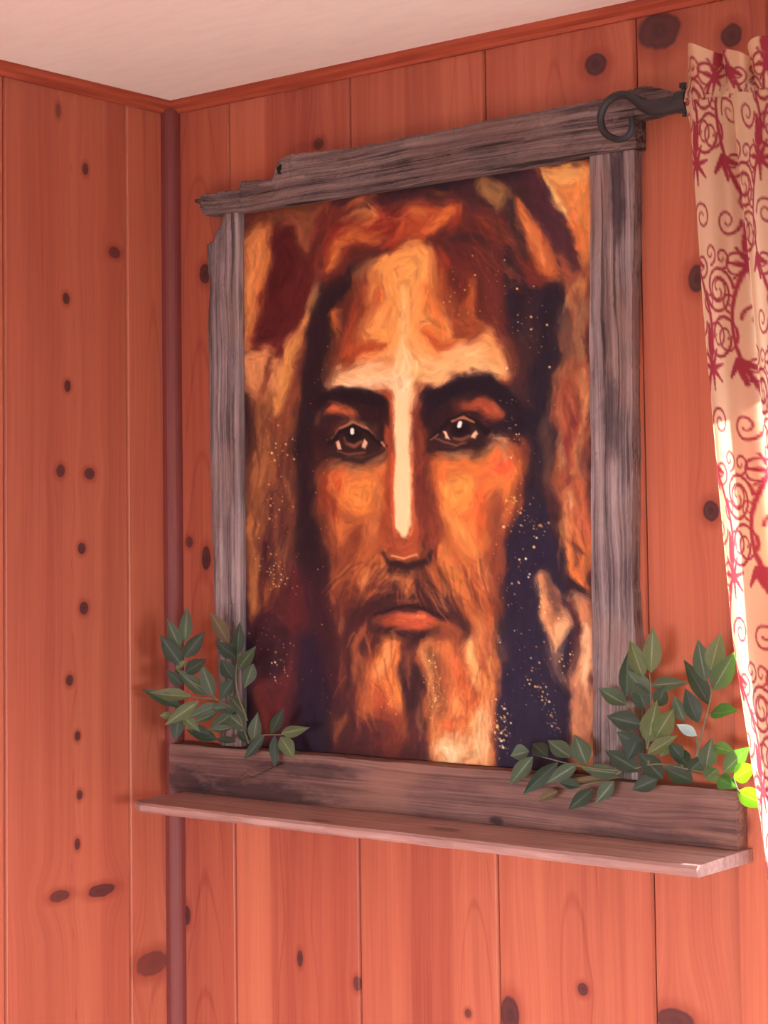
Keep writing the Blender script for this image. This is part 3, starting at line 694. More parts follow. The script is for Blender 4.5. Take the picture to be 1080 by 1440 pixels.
cathspec = {0: (.06, .05, 5.0), 1: (.12, .05, 2.2), 2: (.20, .035, 6.0), 3: (.12, .05, 2.6), 4: (.17, .05, 2.0)}
for i in range(5):
    a, b = edges[i], edges[i + 1]
    ks = [(k[0] - a, k[1], k[2], k[3], k[4]) for k in BKl if a <= k[0] < b]
    bs = [(x - a, y - a, am) for x, y, am in bandspec.get(i, [])]
    put_plank(wb, pine('pine_back_%d' % i, 3.0 + 2.3 * i, ks, bs, cathspec[i], [.12, .03, .0, .0, .06][i]), a, b, 0, ZC)
x = WX0
while x < RX - .02:
    b = min(x + W, RX)
    if b <= WX1 + .001 or x < WX1 - .02:
        b = min(b, WX1); put_plank(wb, None, x, b, 0, WZ0); put_plank(wb, None, x, b, WZ1, ZC)
    else: put_plank(wb, None, x, b, 0, ZC)
    x = b
ledges = [0, TL, TL + W, TL + 2 * W]
lc = -atx(102, 800).y
for i in range(3):
    a, b = ledges[i], ledges[i + 1]
    ks = [(b - k[0], k[1], k[2], k[3], k[4]) for k in LKl if a <= k[0] < b]
    ct = (b - lc, .008, 9.0) if i == 1 else ((.05, .03, 2.0) if i == 0 else (.1, .05, 2.0))
    put_plank(wl, pine('pine_left_%d' % i, 23.0 + 3.1 * i, ks, [], ct, [-.10, .02, -.12][i]), a, b, 0, ZC, True)
y = ledges[-1]
while y < -RY - .02:
    b = min(y + W, -RY); put_plank(wl, None, y, b, 0, ZC, True); y = b

# corner strip, crown and casing
M_strip = pine('pine_corner_strip', 71.0, tone=.25)
nt = M_strip.node_tree
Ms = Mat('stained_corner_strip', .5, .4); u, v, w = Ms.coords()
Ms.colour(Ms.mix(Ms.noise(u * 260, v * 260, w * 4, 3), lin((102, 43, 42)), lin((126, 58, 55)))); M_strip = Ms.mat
q = [(0, 0), (.021, 0)] + [(.004 + .017 * math.cos(a), -.004 - .017 * math.sin(a)) for a in [i * math.pi / 2 / 6 for i in range(7)]] + [(0, -.021)]
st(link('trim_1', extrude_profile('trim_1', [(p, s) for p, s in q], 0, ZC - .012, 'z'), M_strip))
Mk = Mat('crown_wood', .4, .4); u, v, w = Mk.coords()
n2_ = Mk.noise(u * 6, v * 6, w * 200, 3); Mk.colour(Mk.mix(n2_.step(.3, .75), lin((178, 88, 64)), lin((140, 60, 46)))); M_crown = Mk.mat
prof = [(0, ZC - .016), (.005, ZC - .016), (.009, ZC - .011), (.016, ZC - .007), (.022, ZC - .0015), (.024, ZC), (0, ZC)]
st(link('trim_2', extrude_profile('trim_2', [(-p, z) for p, z in prof], 0, RX, 'x'), M_crown))
st(link('trim_3', extrude_profile('trim_3', prof, 0, RY, 'y'), M_crown))
cx0 = at(1044, 1250).x
kc = at(1055, 1158)
M_case = pine('pine_casing', 55.0, [(kc.x - cx0, kc.z - .70, .006, .009, .35)], tone=.0)
st(link('trim_4', boxes('trim_4', [(0, WX0 - cx0, -.012, 0, 0, 1.37)], .002), M_case, None, (cx0, 0, .70)))
st(link('trim_5', boxes('trim_5', [(0, WX0 - cx0, -.012, 0, 0, 1.37)], .002), M_case, None, (WX1, 0, .70)))
st(link('trim_6', boxes('trim_6', [(WX0, WX1, -.012, 0, WZ1, 2.07)], .002), pine_room))
st(link('trim_7', boxes('trim_7', [(WX0, WX1, -.03, .0, WZ0 - .03, WZ0)], .002), pine_room))
M_sash = plain('white_sash_paint', lin((225, 222, 214)), .45)
def window(name, x0, x1, y, z0, z1, axis):
    w_ = empty(name); st(w_)
    def B(n, a0, a1, d0, d1, c0, c1, m):
        b = (a0, a1, y + d0, y + d1, c0, c1) if axis == 'x' else (y + d0, y + d1, a0, a1, c0, c1)
        return link(n, boxes(n, [b]), m, w_)
    s = .045; zm = (z0 + z1) / 2
    B('jamb', x0, x0 + s, -.03, .03, z0, z1, M_sash); B('jamb', x1 - s, x1, -.03, .03, z0, z1, M_sash)
    B('rail', x0 + s, x1 - s, -.03, .03, z0, z0 + s, M_sash); B('rail', x0 + s, x1 - s, -.03, .03, z1 - s, z1, M_sash); B('rail', x0 + s, x1 - s, -.025, .025, zm - .02, zm + .02, M_sash)
    B('pane', x0 + s, x1 - s, -.003, .003, z0 + s, zm - .02, M_glass); B('pane', x0 + s, x1 - s, -.003, .003, zm + .02, z1 - s, M_glass)
window('window_1', WX0, WX1, .10, WZ0, WZ1, 'x')
window('window_2', -2.5, -1.0, RX + .05, .7, 2.0, 'y')
window('window_3', .65, 2.55, RY - .05, .7, 2.0, 'x')

# ---------------------------------------------------------------- framed picture
rnd = random.Random(5)
YF = -.022
pic = tag(empty('framed_portrait', (.47, 0, 1.373)), 'large portrait of a long-haired bearded man in a rough grey barn-wood frame', 'painting')
def child(o, root): o.parent = root; o.matrix_parent_inverse = Matrix.Translation(-Vector(root.location)); return o
NX, NZ = 484, 640; CX0, CX1, CY = .156, .768, -.008
gx, gz = np.meshgrid(np.linspace(CX0, CX1, NX), np.linspace(2.166, 1.3735, NZ))
P3 = np.stack([gx, np.full_like(gx, CY), gz], -1); dd = P3 - CAM; zz = dd @ FW
art = paint_portrait(540 + FPX * (dd @ RT) / zz, PCY - FPX * (dd @ UP) / zz)
al = art / 255.0; al = np.where(al <= .04045, al / 12.92, ((al + .055) / 1.055) ** 2.4)
al = np.clip(al ** 1.07 * np.array((1.12, 1.22, 1.24)), 0, .95)
nv = NX * NZ
me = bpy.data.meshes.new('canvas'); relief = (al.mean(2) - .3) * .0006
vco = np.stack([gx, CY - relief, gz], -1).reshape(-1, 3)
ii = np.arange(nv).reshape(NZ, NX)
qf = np.stack([ii[:-1, :-1], ii[1:, :-1], ii[1:, 1:], ii[:-1, 1:]], -1).reshape(-1, 4)
ring = np.concatenate([ii[0, :], ii[1:, -1], ii[-1, -2::-1], ii[-2:0:-1, 0]])
me.vertices.add(nv + len(ring)); back = vco[ring].copy(); back[:, 1] = -.0005
me.vertices.foreach_set('co', np.concatenate([vco, back]).astype(np.float32).ravel())
rn = len(ring); bi = nv + np.arange(rn)
sf = np.stack([ring, np.roll(ring, -1), np.roll(bi, -1), bi], -1)
F = np.concatenate([qf, sf])
me.loops.add(F.size + rn); me.loops.foreach_set('vertex_index', np.concatenate([F.ravel(), bi[::-1]]).astype(np.int32))
me.polygons.add(len(F) + 1); me.polygons.foreach_set('loop_start', np.concatenate([np.arange(len(F)) * 4, [F.size]]).astype(np.int32))
me.update(calc_edges=True)
ca = me.color_attributes.new('paint', 'FLOAT_COLOR', 'POINT')
cc = np.ones((nv + rn, 4), np.float32); cc[:nv, :3] = al.reshape(-1, 3); cc[nv:, :3] = .1
ca.data.foreach_set('color', cc.ravel())
Mp = Mat('oil_paint', .55, .25); vcn = Mp.nt.nodes.new('ShaderNodeVertexColor'); vcn.layer_name = 'paint'; Mp.colour(vcn.outputs[0])
child(link('canvas', me, Mp.mat, None), pic)

def rough_board(name, rows, y_front, y_back, mat, seed, amp=.0015, cells=10, parent=None, axis='x', bulge=None):
    """board from cross rows: each row (s, lo, hi) along its length; front face uneven, ends and edges as given"""
    r = random.Random(seed); n = len(rows); m = cells; v = []; fs = []
    ph = [r.random() * 6 for _ in range(m + 1)]
    for i, (s, lo, hi) in enumerate(rows):
        for j in range(m + 1):
            t = j / m; c = lo + (hi - lo) * t
            dz = amp * (math.sin(s * 23 + ph[j]) * .6 + math.sin(s * 61 + ph[j] * 2) * .3 + r.uniform(-.4, .4))
            edge = .0018 if j in (0, m) else 0
            y = y_front + edge - dz - (bulge(s, c) if bulge else 0)
            v.append((s, y, c) if axis == 'x' else (c, y, s))
    off = len(v)
    for i, (s, lo, hi) in enumerate(rows):
        for j in range(m + 1):
            c = lo + (hi - lo) * j / m; v.append((s, y_back, c) if axis == 'x' else (c, y_back, s))
    k = lambda i, j: i * (m + 1) + j
    for i in range(n - 1):
        for j in range(m):
            fs.append((k(i, j), k(i + 1, j), k(i + 1, j + 1), k(i, j + 1))); fs.append(tuple(off + q_ for q_ in (k(i, j), k(i, j + 1), k(i + 1, j + 1), k(i + 1, j))))
        for j in (0, m): fs.append((k(i, j), off + k(i, j), off + k(i + 1, j), k(i + 1, j)))
    for i in (0, n - 1):
        for j in range(m): fs.append((k(i, j), k(i, j + 1), off + k(i, j + 1), off + k(i, j)))
    return link(name, fix(mesh(name, v, fs)), mat)
def interp(pts, s):
    for (a, va), (b, vb) in zip(pts[:-1], pts[1:]):
        if a <= s <= b: return va + (vb - va) * ((s - a) / (b - a) if b > a else 0)
    return pts[0][1] if s < pts[0][0] else pts[-1][1]
YT = -.026
GL, GD, GW = lin((164, 148, 150)), lin((82, 70, 76)), lin((146, 118, 110))
M_top = barn('barn_wood_top', 'x', 'z', lin((142, 122, 120)), lin((50, 40, 46)), 2.0, warm=lin((112, 86, 82)), crack=.8)
M_st1 = barn('barn_wood_left', 'z', 'x', GL, GD, 5.0, warm=GW)
s0 = at(862, 340, YF)
M_st2 = barn('barn_wood_right', 'z', 'x', GL, GD, 9.0, [(at(868, 270, YF).z, at(868, 270, YF).x, .075, .012, .8), (at(860, 590, YF).z, at(860, 590, YF).x, .06, .013, .6)], lin((54, 46, 54)), warm=GW)
up = [(at(x_, y_, YT).x, at(x_, y_, YT).z) for x_, y_ in [(274, 280), (281, 279), (282, 274), (290, 272), (306, 271), (308, 268), (322, 268), (338, 265), (339, 255), (383, 252), (385, 243), (391, 226), (402, 220), (430, 216), (490, 209), (560, 196), (640, 181), (680, 171), (760, 156), (830, 143), (860, 137), (888, 127), (910, 121), (938, 126), (948, 136)]]
dn = [(at(x_, y_, YT).x, at(x_, y_, YT).z) for x_, y_ in [(274, 284), (282, 289), (283, 297), (288, 303), (345, 297), (560, 263), (740, 234), (894, 208)]]
xe = dn[-1][0]
dn += [(xe + .0005, at(894, 166, YT).z), (at(916, 161, YT).x, at(916, 161, YT).z), (at(948, 146, YT).x, at(948, 146, YT).z)]
xs = sorted(set([p[0] for p in up + dn] + [up[0][0] + (up[-1][0] - up[0][0]) * i / 150 for i in range(151)]))
rj = random.Random(3)
rows = [(s, interp(dn, s), interp(up, s) + rj.uniform(-.0012, .0012)) for s in xs]
hub = at(402, 236, YT)
def top_bulge(s, z):
    k = math.exp(-((s - hub.x) / .014) ** 2 - ((z - hub.z) / .012) ** 2) * .008
    crackz = interp([(.1, 2.18), (.3, 2.196), (.6, 2.188), (.86, 2.199)], s)
    return k + (.004 if z > crackz else 0.0) * (1 if s > .27 else 0)
child(rough_board('top_rail', rows, YT, -.001, M_top, 1, .0016, 16, bulge=top_bulge), pic)
hk = at(391, 238, YT - .006)                     # dark plug, its colour standing for shade in the broken-off branch's hollow
child(link('branch_hollow', tube('branch_hollow', [hk + Vector((.002, .004, -.006)), hk + Vector((.003, .0012, 0)), hk + Vector((.005, .004, .006))], [.0042, .0056, .0042], 12), plain('hollow_shade', lin((26, 18, 18)), .95)), pic)
le = [(at(x_, y_, YF).z, at(x_, y_, YF).x) for x_, y_ in [(309, 1048), (308, 1000), (304, 900), (300, 850), (297, 740), (294, 620), (292, 480), (294, 400), (291, 372), (289, 345), (299, 338), (303, 324), (310, 316), (312, 304)]]
re_ = [(at(x_, y_, YF).z, at(x_, y_, YF).x) for x_, y_ in [(338, 1048), (337, 880), (335, 600), (334, 304)]]
ztop = 2.1575; zs_ = sorted(set([1.3735 + (ztop - 1.3735) * i / 110 for i in range(111)] + [p[0] for p in le if p[0] < ztop and p[0] > 1.3735]))
child(rough_board('stile', [(z, interp(sorted(le), z) + rj.uniform(-.0006, .0006), interp(sorted(re_), z)) for z in zs_], YF, -.001, M_st1, 2, .0012, 10, axis='z'), pic)
le = [(at(x_, y_, YF).z, at(x_, y_, YF).x) for x_, y_ in [(833, 1040), (830, 720), (828, 480), (829, 214)]]
re_ = [(at(x_, y_, YF).z, at(x_, y_, YF).x) for x_, y_ in [(895, 1045), (893, 900), (887, 820), (889, 640), (887, 480), (890, 330), (891, 212)]]
zs_ = [1.3735 + (ztop - 1.3735) * i / 110 for i in range(111)]
child(rough_board('stile', [(z, interp(sorted(le), z), interp(sorted(re_), z) + rj.uniform(-.0007, .0007)) for z in zs_], YF, -.001, M_st2, 3, .0014, 10, axis='z'), pic)

# ---------------------------------------------------------------- wall shelf
sh = tag(empty('wall_shelf', (.5, 0, 1.29)), 'narrow brown weathered plank shelf with upright back board below the portrait', 'shelf')
M_apron = barn('shelf_back_board_wood', 'x', 'z', lin((142, 108, 100)), lin((94, 68, 68)), 13.0,
    [(.06, 1.318, .05, .024, .75), (.20, 1.312, .14, .022, .8), (.30, 1.352, .09, .012, .6), (.85, 1.309, .11, .010, .55), (.62, 1.309, .012, .006, .8)], lin((52, 40, 46)), crack=.25, warm=lin((152, 110, 96)))
M_board = barn('shelf_board_wood', 'x', 'y', lin((184, 148, 142)), lin((148, 112, 108)), 17.0, [(.58, -.10, .03, .012, .5), (.40, -.13, .02, .006, .5)], lin((70, 48, 48)), crack=.2, warm=lin((166, 124, 116)))
ax0, ax1 = at(238, 1080, -.04).x, at(1035, 1150, -.04).x
rows = [(ax0 + (ax1 - ax0) * i / 120, 1.3035, 1.3725 + .0006 * math.sin(i * .35) + rj.uniform(-.0004, .0004)) for i in range(121)]
child(rough_board('back_board', rows, -.040, -.0005, M_apron, 4, .0008, 8), sh)
sp_ = [at(352, 1094, -.0405), at(358, 1092, -.0405)]
a_, b_ = at(330, 1100, -.041), at(398, 1074, -.041)     # long splinter lifted from the back board
spl = fix(mesh('splinter', [a_, a_ + Vector((.01, .0015, .009)), b_ + Vector((0, .0, .003)), b_, (a_ + b_) / 2 + Vector((0, -.006, -.002)), (a_ + b_) / 2 + Vector((-.01, -.001, .009))], [(0, 4, 5, 1), (4, 3, 2, 5), (0, 1, 5), (4, 2, 3)]))
child(link('splinter', spl, M_apron), sh)
bx0, bx1 = at(180, 1136, -.15).x, at(979, 1226, -.15).x
N = 120; v = []; fs = []
for i in range(N + 1):
    t = i / N; x_ = bx0 + (bx1 - bx0) * t
    yf = -.150 + .0010 * math.sin(i * .11) + .0006 * math.sin(i * .31 + 1) + rj.uniform(-.0002, .0002)
    if i < 3: yf += .004 * (3 - i)
    skew = lambda y_: x_ + (0)
    zf = 1.3005 + rj.uniform(-.0002, .0002); zb = 1.2885 + rj.uniform(-.0003, .0003)
    sec = [(-.0005, 1.303), (-.075, 1.3028), (yf + .004, zf + .0012), (yf, zf - .002), (yf + .001, zb + .003), (yf + .004, zb), (-.0005, 1.287)]
    v += [(x_, y_, z_) for y_, z_ in sec]
k = 7
for i in range(N):
    for j in range(k): fs.append((i * k + j, i * k + (j + 1) % k, (i + 1) * k + (j + 1) % k, (i + 1) * k + j))
fs += [tuple(range(k)), tuple(range(N * k, N * k + k))]
child(link('shelf_board', fix(mesh('shelf_board', v, fs)), M_board), sh)

# ---------------------------------------------------------------- greenery
def leafmat(name, base, vein, trans, rough=.5):
    M = Mat(name, rough, .35); u, v, w = M.coords('UV')
    mid = (u - .5).abs(); rib = mid.step(.05, .02)
    sv = ((v * 9 - mid * 5).m('FRACT') - .5).abs().step(.06, .0) * .35
    n = M.noise(u * 5, v * 7, base[1] * 50, 2)
    c = M.mix(n, tuple(b * .75 for b in base), tuple(b * 1.3 for b in base)); c = M.mix((rib + sv).clamp() * .9, c, vein)
    M.colour(c); nt = M.nt
    tr = nt.nodes.new('ShaderNodeBsdfTranslucent'); tr.inputs[0].default_value = (*trans, 1); mx = nt.nodes.new('ShaderNodeMixShader'); mx.inputs[0].default_value = .35
    nt.links.new(M.b.outputs[0], mx.inputs[1]); nt.links.new(tr.outputs[0], mx.inputs[2]); nt.links.new(mx.outputs[0], M.out.inputs[0])
    M.bump(n * .3 + rib, .3, .001); return M.mat
LG = [leafmat('leaf_grey_green', lin((72, 86, 76)), lin((140, 150, 130)), lin((120, 190, 40))), leafmat('leaf_dark', lin((52, 64, 62)), lin((98, 110, 102)), lin((100, 170, 40))),
      leafmat('leaf_light', lin((94, 106, 80)), lin((160, 166, 132)), lin((150, 210, 50))), leafmat('leaf_sunlit', lin((112, 160, 52)), lin((180, 210, 110)), lin((150, 235, 20)), .4),  # the lime one has sunlight painted into its base colour
      leafmat('leaf_brown', lin((104, 94, 76)), lin((150, 136, 108)), lin((150, 140, 60))), leafmat('leaf_sky_sheen', lin((176, 214, 216)), lin((200, 225, 225)), lin((170, 220, 220)), .25)]  # the pale blue one carries a sky reflection as colour
M_stem = plain('leaf_stem', lin((104, 100, 76)), .6)
rl = random.Random(11)
def leaf(root, base, tip, width, mat, face, curl):
    d = tip - base; L = d.length; d.normalize(); s = d.cross(face).normalized(); n = s.cross(d).normalized()
    K = 7; v = []; fs = []; uv = []
    for i in range(K + 1):
        t = i / K; wv_ = width * .5 * (math.sin(math.pi * min(1, t ** .78)) ** 1.15 if 0 < t < 1 else 0.0)
        if i == 0: wv_ = width * .04
        c = base + d * (L * t) + n * (curl * L * (t * t - .35 * t))
        for q_, sg in ((0, -1), (.5, -.5), (1, 0), (1.5, .5), (2, 1)):
            v.append(c + s * (wv_ * sg) + n * (abs(sg) ** 1.2 * wv_ * .38)); uv.append((.5 + .5 * sg, t))
    for i in range(K):
        for j in range(4): a = i * 5 + j; fs.append((a, a + 1, a + 6, a + 5))
    me = mesh('leaf', v, fs); ul = me.uv_layers.new(name='UV')
    for lp in me.loops: ul.data[lp.index].uv = uv[lp.vertex_index]
    return child(link('leaf', me, mat, smooth=True), root)
def branch(name, loc, label, ox, oy, sc, leaves, stems, depth):
    root = tag(empty(name, loc), label, 'greenery', 'leafy sprigs on the shelf back board')
    cv = lambda a, b, e=0: at(ox + a / sc, oy + b / sc, depth(ox + a / sc, oy + b / sc) + e)
    for pts in stems:
        p3 = smoothline([cv(*p_) for p_ in pts], 5); n = len(p3)
        child(link('stem', tube('stem', p3, [.0016 - .0008 * i / n for i in range(n)], 6), M_stem, smooth=True), root)
    for (bx, by, tx, ty, w_, kind) in leaves:
        e = rl.uniform(-.006, .004); tx += (tx - bx) * .06; ty += (ty - by) * .06; b3 = cv(bx, by, 0); t3 = cv(tx, ty, e + rl.uniform(-.008, .002))
        face = Vector(CAM) - b3; face.normalize(); face += Vector((rl.uniform(-.35, .35), 0, rl.uniform(-.2, .45)))
        leaf(root, b3, t3, w_ / sc / 900.0 * 1.03, LG[kind], face, rl.uniform(-.10, .16))
    return root
LB = [(262, 300, 190, 135, 75, 0), (290, 260, 305, 60, 72, 0), (270, 395, 150, 225, 96, 1), (285, 350, 405, 205, 82, 1), (275, 510, 190, 430, 62, 1), (290, 440, 420, 360, 78, 1), (235, 420, 305, 365, 35, 2), (415, 575, 245, 425, 80, 0),
      (455, 580, 390, 390, 82, 0), (330, 580, 95, 565, 74, 2), (370, 610, 180, 740, 75, 2), (270, 640, 50, 540, 70, 1), (490, 625, 320, 700, 72, 0), (480, 670, 350, 730, 60, 0), (270, 690, 375, 780, 60, 2), (215, 690, 145, 690, 42, 2),
      (545, 270, 445, 90, 84, 4), (600, 360, 480, 265, 74, 1), (595, 340, 612, 150, 64, 1), (600, 420, 705, 285, 72, 0), (690, 388, 640, 522, 74, 0), (575, 480, 505, 370, 84, 1), (570, 480, 500, 590, 74, 1), (650, 700, 550, 570, 64, 0),
      (645, 770, 555, 690, 84, 0), (570, 680, 440, 770, 72, 0), (565, 765, 440, 775, 44, 0), (690, 845, 715, 680, 74, 0), (755, 805, 640, 945, 58, 1), (795, 795, 868, 645, 62, 1), (855, 795, 1005, 765, 62, 2), (850, 815, 930, 942, 82, 2),
      (815, 805, 815, 990, 56, 1), (590, 840, 480, 830, 40, 1), (480, 830, 310, 780, 70, 1), (660, 850, 600, 780, 50, 1), (255, 700, 235, 830, 74, 1), (440, 650, 560, 640, 50, 0), (600, 640, 520, 720, 60, 1), (330, 760, 450, 810, 60, 1)]
LS = [[(665, 852), (640, 780), (590, 665), (480, 600), (380, 588), (325, 580)], [(480, 600), (440, 560), (300, 470), (240, 430)], [(240, 470), (280, 330), (275, 280)], [(655, 720), (600, 560), (590, 440), (600, 340), (560, 270)], [(665, 840), (740, 806), (860, 802)], [(370, 605), (300, 660), (230, 690)]]
dl = lambda px, py: -.052 - .046 * min(1, max(0, (300 - px) / 85)) + (.006 if 300 < px < 345 and py < 1000 else 0) - (.004 if py > 1045 else 0)
branch('leafy_branch', at(350, 1045, -.03), 'grey-green leafy sprig on the shelf back board beside the corner strip', 190, 840, 4.154, LB, LS, dl)
RB = [(580, 235, 530, 90, 58, 2), (612, 215, 620, 40, 60, 2), (515, 310, 520, 140, 52, 1), (605, 310, 520, 215, 62, 0), (615, 265, 750, 255, 46, 0), (515, 345, 410, 285, 56, 0), (575, 425, 440, 390, 62, 1), (590, 360, 555, 260, 62, 1),
      (640, 350, 670, 270, 52, 1), (600, 495, 635, 330, 72, 2), (630, 475, 705, 355, 66, 2), (600, 540, 715, 470, 46, 2), (650, 550, 700, 480, 32, 2), (590, 520, 480, 455, 62, 1), (745, 410, 705, 310, 46, 0), (800, 415, 750, 285, 56, 1),
      (845, 345, 750, 170, 56, 1), (830, 250, 800, 90, 62, 0), (850, 205, 888, 60, 62, 2), (860, 285, 950, 130, 66, 0), (850, 380, 958, 370, 56, 1), (765, 590, 700, 520, 52, 1), (830, 600, 855, 480, 56, 0), (860, 510, 945, 535, 42, 0),
      (905, 610, 1005, 515, 58, 0), (945, 640, 1032, 590, 60, 3), (960, 690, 1078, 752, 58, 3), (125, 530, 55, 548, 56, 0), (140, 552, 50, 660, 52, 0), (200, 552, 140, 500, 52, 1), (240, 575, 110, 690, 52, 1), (290, 555, 205, 490, 56, 0),
      (320, 580, 205, 652, 46, 0), (355, 585, 310, 470, 66, 0), (490, 620, 340, 600, 46, 0), (490, 635, 240, 650, 22, 4), (570, 610, 435, 530, 62, 1), (660, 640, 570, 540, 62, 1), (640, 640, 540, 682, 52, 1), (465, 650, 395, 732, 46, 0),
      (380, 680, 290, 757, 46, 1), (330, 670, 250, 655, 36, 1), (780, 650, 670, 600, 66, 1), (880, 640, 950, 672, 52, 1), (820, 560, 765, 610, 52, 1), (740, 560, 690, 500, 46, 1), (795, 468, 718, 425, 34, 5), (560, 480, 520, 560, 56, 1), (880, 600, 830, 640, 54, 0), (240, 690, 160, 725, 34, 4)]
RS = [[(940, 640), (880, 625), (780, 605), (640, 580), (500, 605), (330, 590), (140, 542)], [(605, 585), (600, 520), (570, 420), (515, 330)], [(600, 520), (612, 400), (612, 280), (606, 215)], [(780, 605), (795, 540), (825, 420), (855, 290), (850, 205)], [(800, 560), (795, 480), (785, 465)], [(740, 590), (700, 530), (690, 500)], [(940, 640), (962, 690), (990, 715)], [(500, 605), (440, 640), (330, 668)]]
dr = lambda px, py: -.046 - (.010 if py > 1060 else .0) - .022 * min(1, max(0, (px - 985) / 50)) - (.004 if px < 840 else 0)
branch('leafy_branch', at(870, 1085, -.03), 'wide leafy sprig with two leaves coloured sunlit lime on the shelf end beside the curtain', 700, 870, 2.842, RB, RS, dr)

# ---------------------------------------------------------------- curtain rod
YR = -.100
ZR = at(1000, 136, YR).z
M_iron = plain('black_iron', lin((46, 48, 52)), .45, .5, .3)
rod = tag(empty('curtain_rod', (1.5, YR, ZR)), 'black iron curtain rod with curled shepherd-crook finial', 'curtain rod')
xr0 = at(958, 143, YR).x
child(link('rod', tube('rod', [(xr0, YR, ZR), (2.17, YR, ZR)], .0095, 16), M_iron, smooth=True), rod)
def finial(mirror=False):
    ctr = [(962, 144), (940, 149), (922, 152), (908, 149), (894, 140), (880, 133.5), (866, 135), (853, 144), (846, 158), (845, 172), (850, 186), (860, 193.5), (872, 196), (882, 192), (888, 183), (889, 173), (887, 164)]
    p3 = [at(x_, y_, YR) for x_, y_ in ctr]
    if mirror:
        xm = 2.17 + xr0; p3 = [Vector((xm - p_.x, p_.y, p_.z)) for p_ in p3]
    p3 = smoothline(p3, 5); n = len(p3); rad = [interp([(0, .0108), (.10, .0108), (.16, .0098), (.28, .0052), (.6, .0046), (.9, .0040), (1, .0030)], i / (n - 1)) for i in range(n)]
    o = child(link('finial', tube('finial', p3, rad, 12), M_iron, smooth=True), rod)
    cxx = p3[0].x; s = -1 if not mirror else 1
    child(link('collar', tube('collar', [(cxx + s * .008, YR, ZR), (cxx - s * .006, YR, ZR)], .0135, 16), M_iron), rod)
    child(link('thumb_screw', tube('thumb_screw', [(cxx, YR, ZR + .013), (cxx, YR, ZR + .0165), (cxx, YR, ZR + .0165), (cxx, YR, ZR + .0215)], [.003, .003, .0055, .0055], 10), M_iron), rod)
    child(link('set_screw', tube('set_screw', [(cxx, YR, ZR - .012), (cxx, YR, ZR - .018)], .0028, 8), M_iron), rod)
    bx = cxx - s * .03
    child(link('bracket', tube('bracket', [(bx, -.006, ZR - .012), (bx, -.05, ZR - .022), (bx, YR, ZR - .0135)], .005, 8), M_iron), rod)
    child(link('bracket_plate', boxes('bracket_plate', [(bx - .012, bx + .012, -.006, -.0005, ZR - .05, ZR + .02)], .001), M_iron), rod)
finial(); finial(True)

# ---------------------------------------------------------------- curtain
def scroll_tile(TWm, THm, res):
    ny, nx_ = int(THm / res), int(TWm / res); yy, xx = np.mgrid[0:ny, 0:nx_] * res
    d = np.full((ny, nx_), 1e9)
    def line(pts, wd0, wd1=None):
        wd1 = wd0 if wd1 is None else wd1; n = len(pts)
        for ox_ in (-TWm, 0, TWm):
            for oy_ in (-THm, 0, THm):
                for i in range(n - 1):
                    a = pts[i]; b = pts[i + 1]; ax, ay = a[0] + ox_, a[1] + oy_; dx, dy = b[0] - a[0], b[1] - a[1]
                    mrg = .02
                    if max(ax, ax + dx) < -mrg or min(ax, ax + dx) > TWm + mrg or max(ay, ay + dy) < -mrg or min(ay, ay + dy) > THm + mrg: continue
                    t = np.clip(((xx - ax) * dx + (yy - ay) * dy) / (dx * dx + dy * dy + 1e-12), 0, 1)
                    w_ = wd0 + (wd1 - wd0) * (i + .5) / n
                    np.minimum(d, np.hypot(xx - ax - t * dx, yy - ay - t * dy) - w_, out=d)
    def spiral(cx, cy, r0, a0, turns, sgn, w0=.0023, w1=.0013):
        n = 26; line([(cx + r0 * (1 - .82 * i / n) * math.cos(a0 + sgn * turns * 2 * math.pi * i / n), cy + r0 * (1 - .82 * i / n) * math.sin(a0 + sgn * turns * 2 * math.pi * i / n)) for i in range(n + 1)], w0, w1)
    def petal(cx, cy, ang, L, w_):
        for s in (-1, 1):
            pass
        line([(cx + L * t * math.cos(ang), cy + L * t * math.sin(ang)) for t in (0, .25, .5, .75, 1)], w_, w_ * .2)
    for k, x0 in enumerate((.25, .75)):
        off = THm * .5 * k
        line([(TWm * (x0 + .11 * math.sin(2 * math.pi * i / 30)), (THm * i / 30 + off) % THm + 0) if False else (TWm * (x0 + .11 * math.sin(2 * math.pi * i / 30)), THm * i / 30 + off - (THm if k else 0)) for i in range(31)], .0028)
        for j, (fy, s) in enumerate([(.08, 1), (.30, 1), (.56, -1), (.80, -1)]):
            cx = TWm * (x0 + .11 * math.sin(2 * math.pi * fy)) + s * .030; cy = THm * fy + off
            spiral(cx, cy, .026, math.pi if s > 0 else 0, 1.6, 1 if j % 2 else -1)
            spiral(cx - s * .050, cy + .035, .018, 0 if s > 0 else math.pi, 1.4, -1 if j % 2 else 1, .0020, .0012)
            spiral(cx + s * .012, cy - .040, .013, math.pi / 2, 1.2, 1 if j % 2 else -1, .0018, .0012)
        fx, fy = TWm * x0 + .01, THm * .45 + off
        for a in range(-60, 241, 50): petal(fx, fy, math.radians(a), .024, .0040)
        petal(fx, fy - .02, math.radians(-90), .028, .0075)
        petal(TWm * x0 - .012, THm * .92 + off, math.radians(75), .026, .0065); petal(TWm * x0 - .012, THm * .92 + off, math.radians(130), .022, .006); petal(TWm * x0 - .012, THm * .92 + off, math.radians(20), .022, .006)
    return np.clip(.5 - d / .0022, 0, 1)
TWm, THm, TRES = .15, .235, .001
tile = scroll_tile(TWm, THm, TRES)
Mq = Mat('curtain_cloth', .9, .1); vn = Mq.nt.nodes.new('ShaderNodeVertexColor'); vn.layer_name = 'print'; Mq.colour(vn.outputs[0])
